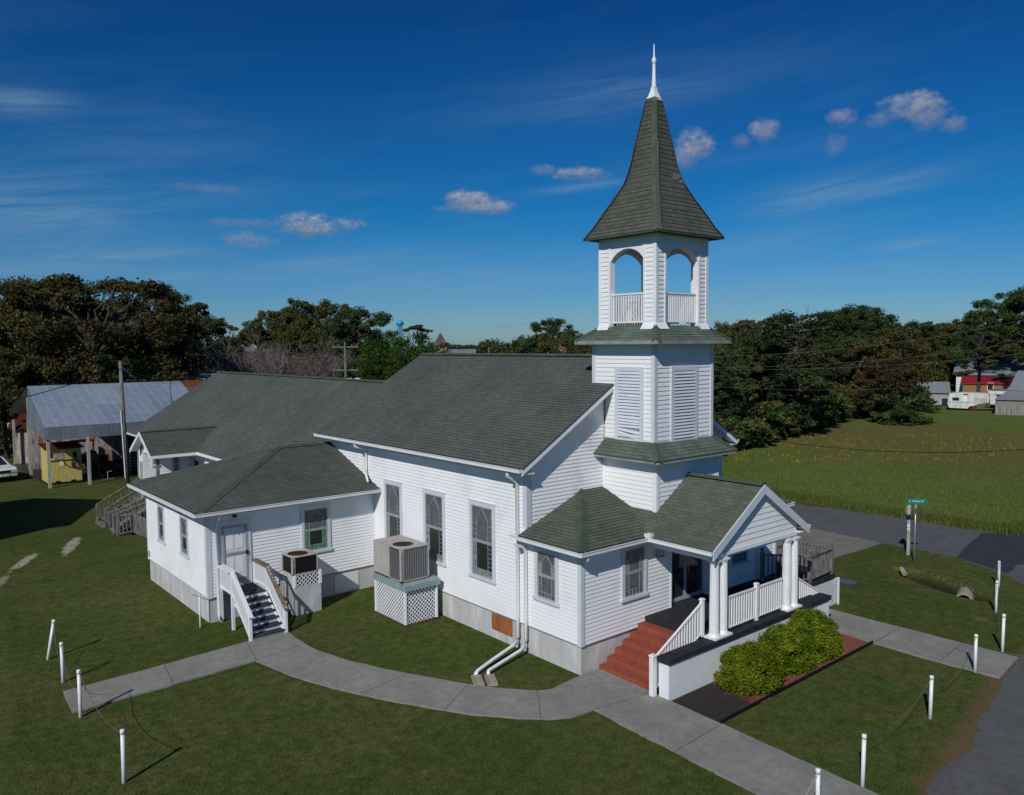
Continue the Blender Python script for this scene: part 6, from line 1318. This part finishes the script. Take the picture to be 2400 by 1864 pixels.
# fields side: small shed, camper trailer, red-roofed shed, carport, grey barn, far house
house('small_shed', 'small pale shed with grey metal lean roof left of the camper trailer', 109.5, 36.2, -62, 4.5, 3.6, 1.9, 1.3, 'pale_boards', 'grey_metal', .3, 0, 'shed')
mb = MB(); mb.box(-.4, .4, -.3, .3, 0, 1.0); tag(mb.build('blue_bin', 'blue_bin', None, loc=(107.5, 33.2, 0)), 'dark blue bin beside the small pale shed', 'bin')
mb = MB(); mb.box(-.35, .35, -.3, .3, 0, 1.5); mb.box(-.4, .4, -.35, .35, 1.5, 1.6); tag(mb.build('green_cabinet', 'blue_bin', None, loc=(106.6, 32.0, 0)), 'tall dark green cabinet standing right of the blue bin', 'cabinet')
TR = empty('camper_trailer', 'derelict white camper trailer with broken front end in the field corner', 'camper trailer', (101.0, 27.3, 0), R(-73))
# local x runs left to right as seen from the church
prf = [(-2.75, .95), (-2.5, .35), (-.3, .30), (-.2, .55), (.15, .72), (.5, .60), (.8, .95), (2.1, 1.15), (2.15, 1.8), (2.0, 2.35), (.5, 2.42), (-1.6, 2.42), (-2.55, 2.25)]
mb = MB(); mb.extr([(x, -1.05, z) for x, z in prf], (0, 2.1, 0)); mb.build('body', 'trailer_white', TR)
mb = MB(); mb.box(-2.15, -1.35, -1.075, -1.05, 1.35, 1.75); mb.build('window', 'glass_dark', TR)
for (a, b, z0, z1) in ((.35, .95, 1.4, 1.75), (1.0, 1.95, 1.25, 1.75), (-1.85, -1.55, .55, .8)): mb = MB(); mb.box(a, b, -1.075, -1.05, z0, z1); mb.build('window', 'ac_beige', TR)
mb = MB(); mb.box(-.85, -.4, -1.08, -1.05, 1.25, 2.0); mb.build('door', 'white_trim', TR); mb = MB(); mb.box(-2.7, 2.1, -1.07, -1.05, 1.12, 1.17); mb.build('stripe', 'plywood', TR)
mb = MB(); mb.box(-.9, -.35, -1.085, -1.05, 2.12, 2.25); mb.box(.45, .65, -1.08, -1.05, .62, .8); mb.build('vent', 'black', TR)
mb = MB(); mb.tube([(.15, -1.0, .33), (.15, -.8, .33)], .34, 18); mb.build('wheel', 'rust', TR)
mb = MB(); mb.extr([(2.25, -.9, 1.0), (3.1, -.7, .9), (2.9, -.7, 1.95), (2.2, -.9, 2.35)], (0, 1.6, .1)); mb.build('broken_front', 'trailer_white', TR)
mb = MB()
for k in range(6): mb.bar((.7+.25*k, -1.0, .3), (1.2+.22*k, -.9, .95), .06, .06)
mb.bar((.4, -1.1, .3), (3.3, -.9, .45), .08, .08); mb.build('frame_rails', 'brown_wood', TR)
house('red_roofed_shed', 'long tan shed with bright red metal roof behind the camper trailer', 143.0, 39.6, -72, 8.6, 4.2, 1.75, 1.0, 'tan_boards', 'red_metal', .3, 1, 'shed')
CPt = empty('carport', 'white flat-roofed carport frame between the camper and the grey barn', 'carport', (106.0, 25.5, 0), R(-73))
mb = MB(); mb.box(-1.2, 4.5, -3.0, 4.0, 2.45, 2.55); mb.build('roof', 'grey_metal', CPt); mb = MB(); mb.box(-1.25, 3.2, -3.08, -3.0, 2.2, 2.62); mb.box(2.7, 3.1, -3.0, -2.7, 0, 2.4); mb.box(-1.2, -1.0, 3.7, 3.9, 0, 2.4); mb.build('frame', 'trailer_white', CPt)
GB = empty('grey_barn', 'weathered grey board barn with two-step metal roof at the right edge', 'barn', (96.2, 22.7, 0), R(-73))
mb = MB(); mb.box(0, 16, 0, .12, -.1, 1.95); mb.box(0, .12, .12, 9, -.1, 1.95); mb.box(1.7, 16, 2.6, 2.7, 1.9, 3.2); mb.build('wall', 'weathered_boards', GB)
mb = MB(); mb.extr([(-.1, -.25, 1.92), (16, -.25, 1.92), (16, 2.6, 2.85), (1.2, 2.6, 2.85)], (0, 0, .06)); mb.extr([(1.25, 2.5, 3.0), (16, 2.5, 3.0), (16, 6.2, 5.35), (2.2, 6.2, 5.35)], (0, 0, .06)); mb.extr([(2.2, 6.2, 5.35), (16, 6.2, 5.35), (16, 10, 2.9), (2.2, 10, 2.9)], (0, 0, .06)); 
mb.uv = [[(mb.v[k][0], mb.v[k][1]) for k in fc] for fc in mb.f]; mb.build('roof', 'grey_metal', GB)
mb = MB(); mb.extr([(1.25, 2.5, 1.9), (2.2, 6.2, 1.9), (2.2, 6.2, 5.33), (1.25, 2.5, 2.98)], (.08, 0, 0)); mb.build('gable_wall', 'weathered_boards', GB)
x, y = AZ(71.7, 172); house('far_house', 'pale house with bluish roof half hidden by trees at the right edge', x, y, -74, 16, 8, 3.4, 2.4, 'pale_paint', 'blue_grey_roof', .5, 3)
# behind the nave ridge
x, y = AZ(34.82, 150); SP = empty('distant_steeple', 'small distant brick tower with pointed slate roof left of the nave ridge', 'tower', (x, y, 0), R(-15))
mb = MB(); mb.box(-.85, .85, -.85, .85, 0, 9.3); mb.build('wall', 'pale_paint', SP); mb = MB(); mb.box(.15, .88, -.92, -.5, 0, 9.5); mb.build('brick_pier', 'orange_brick', SP)
mb = MB(); 
for k in range(4): sx = [(-1, -1), (1, -1), (1, 1), (-1, 1)]; a, b = sx[k], sx[(k+1) % 4]; mb.face([(a[0]*1.15, a[1]*1.15, 9.2), (b[0]*1.15, b[1]*1.15, 9.2), (0, 0, HT(.9, 150))])
mb.build('roof', 'slate', SP)
x, y = AZ(35.9, 150); house('distant_house', 'low distant building with pale blue roof right of the small steeple', x, y, -40, 7, 6, 7.2, 1.2, 'pale_paint', 'blue_grey_roof')
x, y = AZ(43.9, 120); gh = house('grey_house', 'distant house with grey hipped metal roof and brick chimney behind the nave', x, y, -40, 8.6, 8.0, 7.0, 2.45, 'pale_paint', 'blue_grey_roof', .3)
mb = MB(); mb.box(-1.1, -.45, -3.0, -2.3, 5, HT(.33, 117)); mb.build('chimney', 'orange_brick', gh)
mb = MB(); mb.extr([(-4.3, -4.6, 6.9), (-1.9, -4.6, 6.9), (-3.1, -4.6, 8.5)], (0, 3, 0)); mb.build('dormer', 'pale_paint', gh)
mb = MB(); mb.extr([(-4.6, -4.7, 6.9), (-3.1, -4.7, 8.6), (-3.1, -4.7, 8.75), (-4.75, -4.7, 6.95)], (0, 3, 0)); mb.extr([(-1.6, -4.7, 6.9), (-3.1, -4.7, 8.6), (-3.1, -4.7, 8.75), (-1.45, -4.7, 6.95)], (0, 3, 0)); mb.build('dormer_roof', 'blue_grey_roof', gh)
x, y = AZ(31.98, 420); WTt = empty('water_tower', 'bright blue water tower tank rising above the trees behind the church', 'water tower', (x, y, 0))
zt = HT(1.77, 420); mb = MB(); mb.tube([(0, 0, zt-2.5), (0, 0, zt-2.3), (0, 0, zt-1.7), (0, 0, zt-1.0), (0, 0, zt-.5), (0, 0, zt-.15), (0, 0, zt)], [1.3, 1.75, 2.0, 1.95, 1.6, .9, .2], 24); mb.build('tank', 'tank_blue', WTt, True)
mb = MB()
for k in range(4): a = k*math.pi/2+.5; mb.tube([(2.2*math.cos(a), 2.2*math.sin(a), 0), (1.4*math.cos(a), 1.4*math.sin(a), zt-2.2)], .18, 6)
mb.tube([(0, 0, 0), (0, 0, zt-2.3)], .35, 8); mb.build('legs', 'tank_blue', WTt)
x, y = AZ(60.11, 420); mb = MB(); zt = HT(2.47, 420)
for k in range(3): a = k*2.09; mb.tube([(.5*math.cos(a), .5*math.sin(a), 0), (.5*math.cos(a), .5*math.sin(a), zt)], .07, 4)
for k in range(int(zt/1.2)): mb.bar((.5, 0, k*1.2), (-.25, .43, k*1.2+1.0), .05, .05); mb.bar((-.25, .43, k*1.2), (-.25, -.43, k*1.2+1), .05, .05)
tag(mb.build('radio_mast', 'red_metal', None, loc=(x, y, 0)), 'thin far radio mast above the wood right of the steeple', 'mast')
def upole(az_, D_, el_, lab, trans=0, arms=1):
    x, y = AZ(az_, D_); H_ = HT(el_, D_); U = empty('utility_pole', lab, 'utility pole', (x, y, 0), R(-az_)); mb = MB(); mb.tube([(0, 0, 0), (0, 0, H_)], [.15, .09], 8); mb.build('pole', 'grey_wood', U)
    for k in range(arms):
        mb = MB(); z = H_-.5-k*2.2; mb.box(-1.2, 1.2, -.05, .05, z, z+.10)
        for xx in (-1.1, -.6, .6, 1.1): mb.tube([(xx, 0, z+.1), (xx, 0, z+.32)], .045, 6)
        mb.build('crossarm', 'grey_wood', U)
    for k in range(trans): mb = MB(); xx = (-.75, .35, 1.1)[k]; mb.tube([(xx, -.25, H_-4.6), (xx, -.25, H_-4.4), (xx, -.25, H_-3.5), (xx, -.25, H_-3.4)], [.25, .36, .36, .2], 12); mb.build('transformer', 'pale_paint', U, True)
upole(28.16, 78, .25, 'utility pole with grey transformers in front of the bare trees', 3, 2); upole(38.25, 130, .12, 'distant utility pole above the nave ridge', 0, 2); upole(41.75, 125, .08, 'distant utility pole left of the grey house', 1, 1)
x, y = AZ(27.4, 96); house('distant_brick_house', 'brick house glimpsed behind the utility pole and bare trees', x, y, -30, 5, 5, 3.6, 1.4, 'orange_brick', 'slate', .3, 3)
x, y = AZ(17.0, 104); house('cream_house', 'cream-coloured house glimpsed under the oaks behind the barn', x, y, -12, 7.5, 6, 5.6, 1.5, 'cream_paint', 'slate', .3, 3)
x, y = AZ(17.5, 86); house('tin_roofed_house', 'low building with patchy pale tin roof behind the barn ridge', x, y, -16, 7, 7, 4.2, 2.3, 'pale_paint', 'grey_metal', .3, 0)
x, y = AZ(25.2, 112); house('white_house', 'white house glimpsed through the bare trees', x, y, -25, 9, 6, 4.2, 2.2, 'pale_paint', 'slate', .3, 3)
x, y = AZ(7.4, 112); house('white_shed', 'white building glimpsed at the far left under the oak', x, y, -10, 5, 5, 3.0, 1.5, 'pale_paint', 'grey_metal', .3, 0, 'shed')
# overhead wires along the side road
def azw(a0, d0_, e0_, a1, d1_, e1_, sag, lab, rad=.02, m='rope_grey'):
    p = (*AZ(a0, d0_), HT(e0_, d0_)); q_ = (*AZ(a1, d1_), HT(e1_, d1_)); wire((p, q_), lab, rad, m, 40, sag)
azw(47, 52, -.75, 75, 60, 1.9, 1.1, 'highest thin wire crossing in front of the wood', .007)
azw(47, 52, -1.45, 75, 60, .45, .9, 'second thin wire crossing in front of the wood', .007)
azw(47, 52, -1.5, 75, 60, -.35, .75, 'third thin wire crossing in front of the wood', .007)
azw(47, 50, -2.3, 75, 60, -1.8, 1.0, 'lowest thin wire crossing in front of the wood', .006)
azw(50, 46, -5.0, 76, 50, -5.9, 1.2, 'thick dark cable sagging across the field', .02, 'black')
# ================================================================== TALL GRASS of the field
def inside(x, y, P):
    c = False; n = len(P)
    for i in range(n):
        (x0, y0), (x1, y1) = P[i], P[(i+1) % n]
        if (y0 > y) != (y1 > y) and x < (x1-x0)*(y-y0)/(y1-y0)+x0: c = not c
    return c
def tufts(name, pts, hmin, hmax, m, seed, lab, wid=.05, blades=5, spread=.16):
    rs = np.random.RandomState(seed); P = np.array(pts); N = len(P)*blades; b = np.repeat(P, blades, 0)+rs.normal(size=(N, 2))*spread; h = hmin+(hmax-hmin)*rs.rand(N); a = rs.rand(N)*6.283; w = wid*(.6+.8*rs.rand(N))
    ln = rs.normal(size=(N, 2))*.22*h[:, None]; dx, dy = np.cos(a)*w, np.sin(a)*w; z0 = np.full(N, -.02)
    if name == 'ditch_grass': z0 = np.array([gz(x, y)-.02 for x, y in b])
    T = np.stack([np.stack([b[:, 0]-dx, b[:, 1]-dy, z0], 1), np.stack([b[:, 0]+dx, b[:, 1]+dy, z0], 1), np.stack([b[:, 0]+ln[:, 0], b[:, 1]+ln[:, 1], z0+h], 1)], 1)
    me = bpy.data.meshes.new(name); me.vertices.add(3*N); me.vertices.foreach_set('co', T.reshape(-1).astype(np.float32)); me.loops.add(3*N); me.loops.foreach_set('vertex_index', np.arange(3*N, dtype=np.int32)); me.polygons.add(N)
    me.polygons.foreach_set('loop_start', np.arange(0, 3*N, 3, dtype=np.int32)); me.polygons.foreach_set('loop_total', np.full(N, 3, dtype=np.int32)); U = np.repeat(np.stack([rs.rand(N), np.repeat(rs.rand(len(P)), blades)], 1), 3, 0)
    uv = me.uv_layers.new(name='UVMap'); uv.data.foreach_set('uv', U.reshape(-1).astype(np.float32)); me.materials.append(M[m]); me.update(calc_edges=True); return tag(link(name, me), lab, 'grass', None, 'stuff')
gr = random.Random(17); pts = []; fl = []
while len(pts) < 36000:
    a = gr.uniform(52, 74); d = 44+86*gr.random()**1.25; x, y = AZ(a, d)
    if x > 27.6 and inside(x, y, fe): pts.append((x, y))
tufts('field_grass', pts, .04, .18, 'leaf_grass', 5, 'rough grass covering the field beyond the side road', .024, 5)
pts = [p_ for p_ in pts if 0]
for k in range(2600): y = gr.uniform(-2, 26); pts.append((27.3+gr.random()*1.2, y))
for k in range(900): t = gr.random(); pts.append((28.2+t*20+gr.uniform(-.6, .6), -2.4-t*5+gr.uniform(0, 1.5)))
tufts('verge_weeds', pts, .08, .42, 'leaf_grass', 6, 'rough weeds along the far verge of the side road', .035, 6)
while len(fl) < 420:
    a = gr.uniform(53, 73); d = 50+60*gr.random(); x, y = AZ(a, d)
    if x > 28 and inside(x, y, fe) and math.sin(x*.13+1)+math.sin(y*.21+x*.07) > .3: fl.append((x, y))
tufts('field_flowers', fl, .16, .34, 'leaf_flower', 7, 'scattered yellow flowering weeds in the field', .06, 3)
side_p = [(8.5, -7.75), (10.7, -7.6), (10.6, -1.1), (8.5, -1.1)]
def lawn_ok(x, y):
    if -.15 < x < 11.4 and y > -2.8: return False
    if XW-.1 < x < .1 and YW0-.1 < y < YW1+.1: return False
    if .4 < x < 8.7 and -4.35 < y < -2.5: return False
    if -1.7 < x < .1 and 6.5 < y < 8.7: return False
    if -4 < x < -2.8 and 10 < y < 11.3: return False
    if -6.2 < x < -4.7 and 8.5 < y < 11.3: return False
    if y < .145*x-9.0 or y < -8.9: return False
    return not inside(x, y, path_l) and not inside(x, y, side_p)
pts = []
while len(pts) < 30000:
    a = gr.uniform(7, 73); d = 15+34*gr.random()**1.3; x, y = AZ(a, d)
    if x < 20.5 and lawn_ok(x, y) and math.hypot(x-DC[0], y-DC[1]) > 2.4: pts.append((x, y))
for P_ in (path_l, side_p[:3]):
    for i in range(len(P_)-1):
        A, B_ = V(P_[i]), V(P_[i+1]); L = (B_-A).length; nr_ = V((-(B_-A).y, (B_-A).x))/max(L, .01)
        for k in range(int(L/.035)):
            p = A.lerp(B_, gr.random())+nr_*gr.gauss(.0, .035); 
            if lawn_ok(p.x+nr_.x*.05, p.y+nr_.y*.05) or lawn_ok(p.x-nr_.x*.05, p.y-nr_.y*.05): pts.append((p.x, p.y))
tufts('lawn_blades', pts, .025, .07, 'leaf_lawn', 9, 'short mown grass blades of the lawn round the church', .012, 5, .07)
# ================================================================== tidy: put each group's Empty at the base of its thing
bpy.context.view_layer.update()
for o in [CH, ST, RP, RD]:
    P = [c.matrix_world @ V(b) for c in o.children_recursive if c.type == 'MESH' for b in c.bound_box]
    lo = V([min(p[i] for p in P) for i in range(3)]); hi = V([max(p[i] for p in P) for i in range(3)]); c = V(((lo.x+hi.x)/2, (lo.y+hi.y)/2, 0)); o.location = c
    for ch in o.children: ch.location = ch.location-c
SC.cycles.use_adaptive_sampling = True
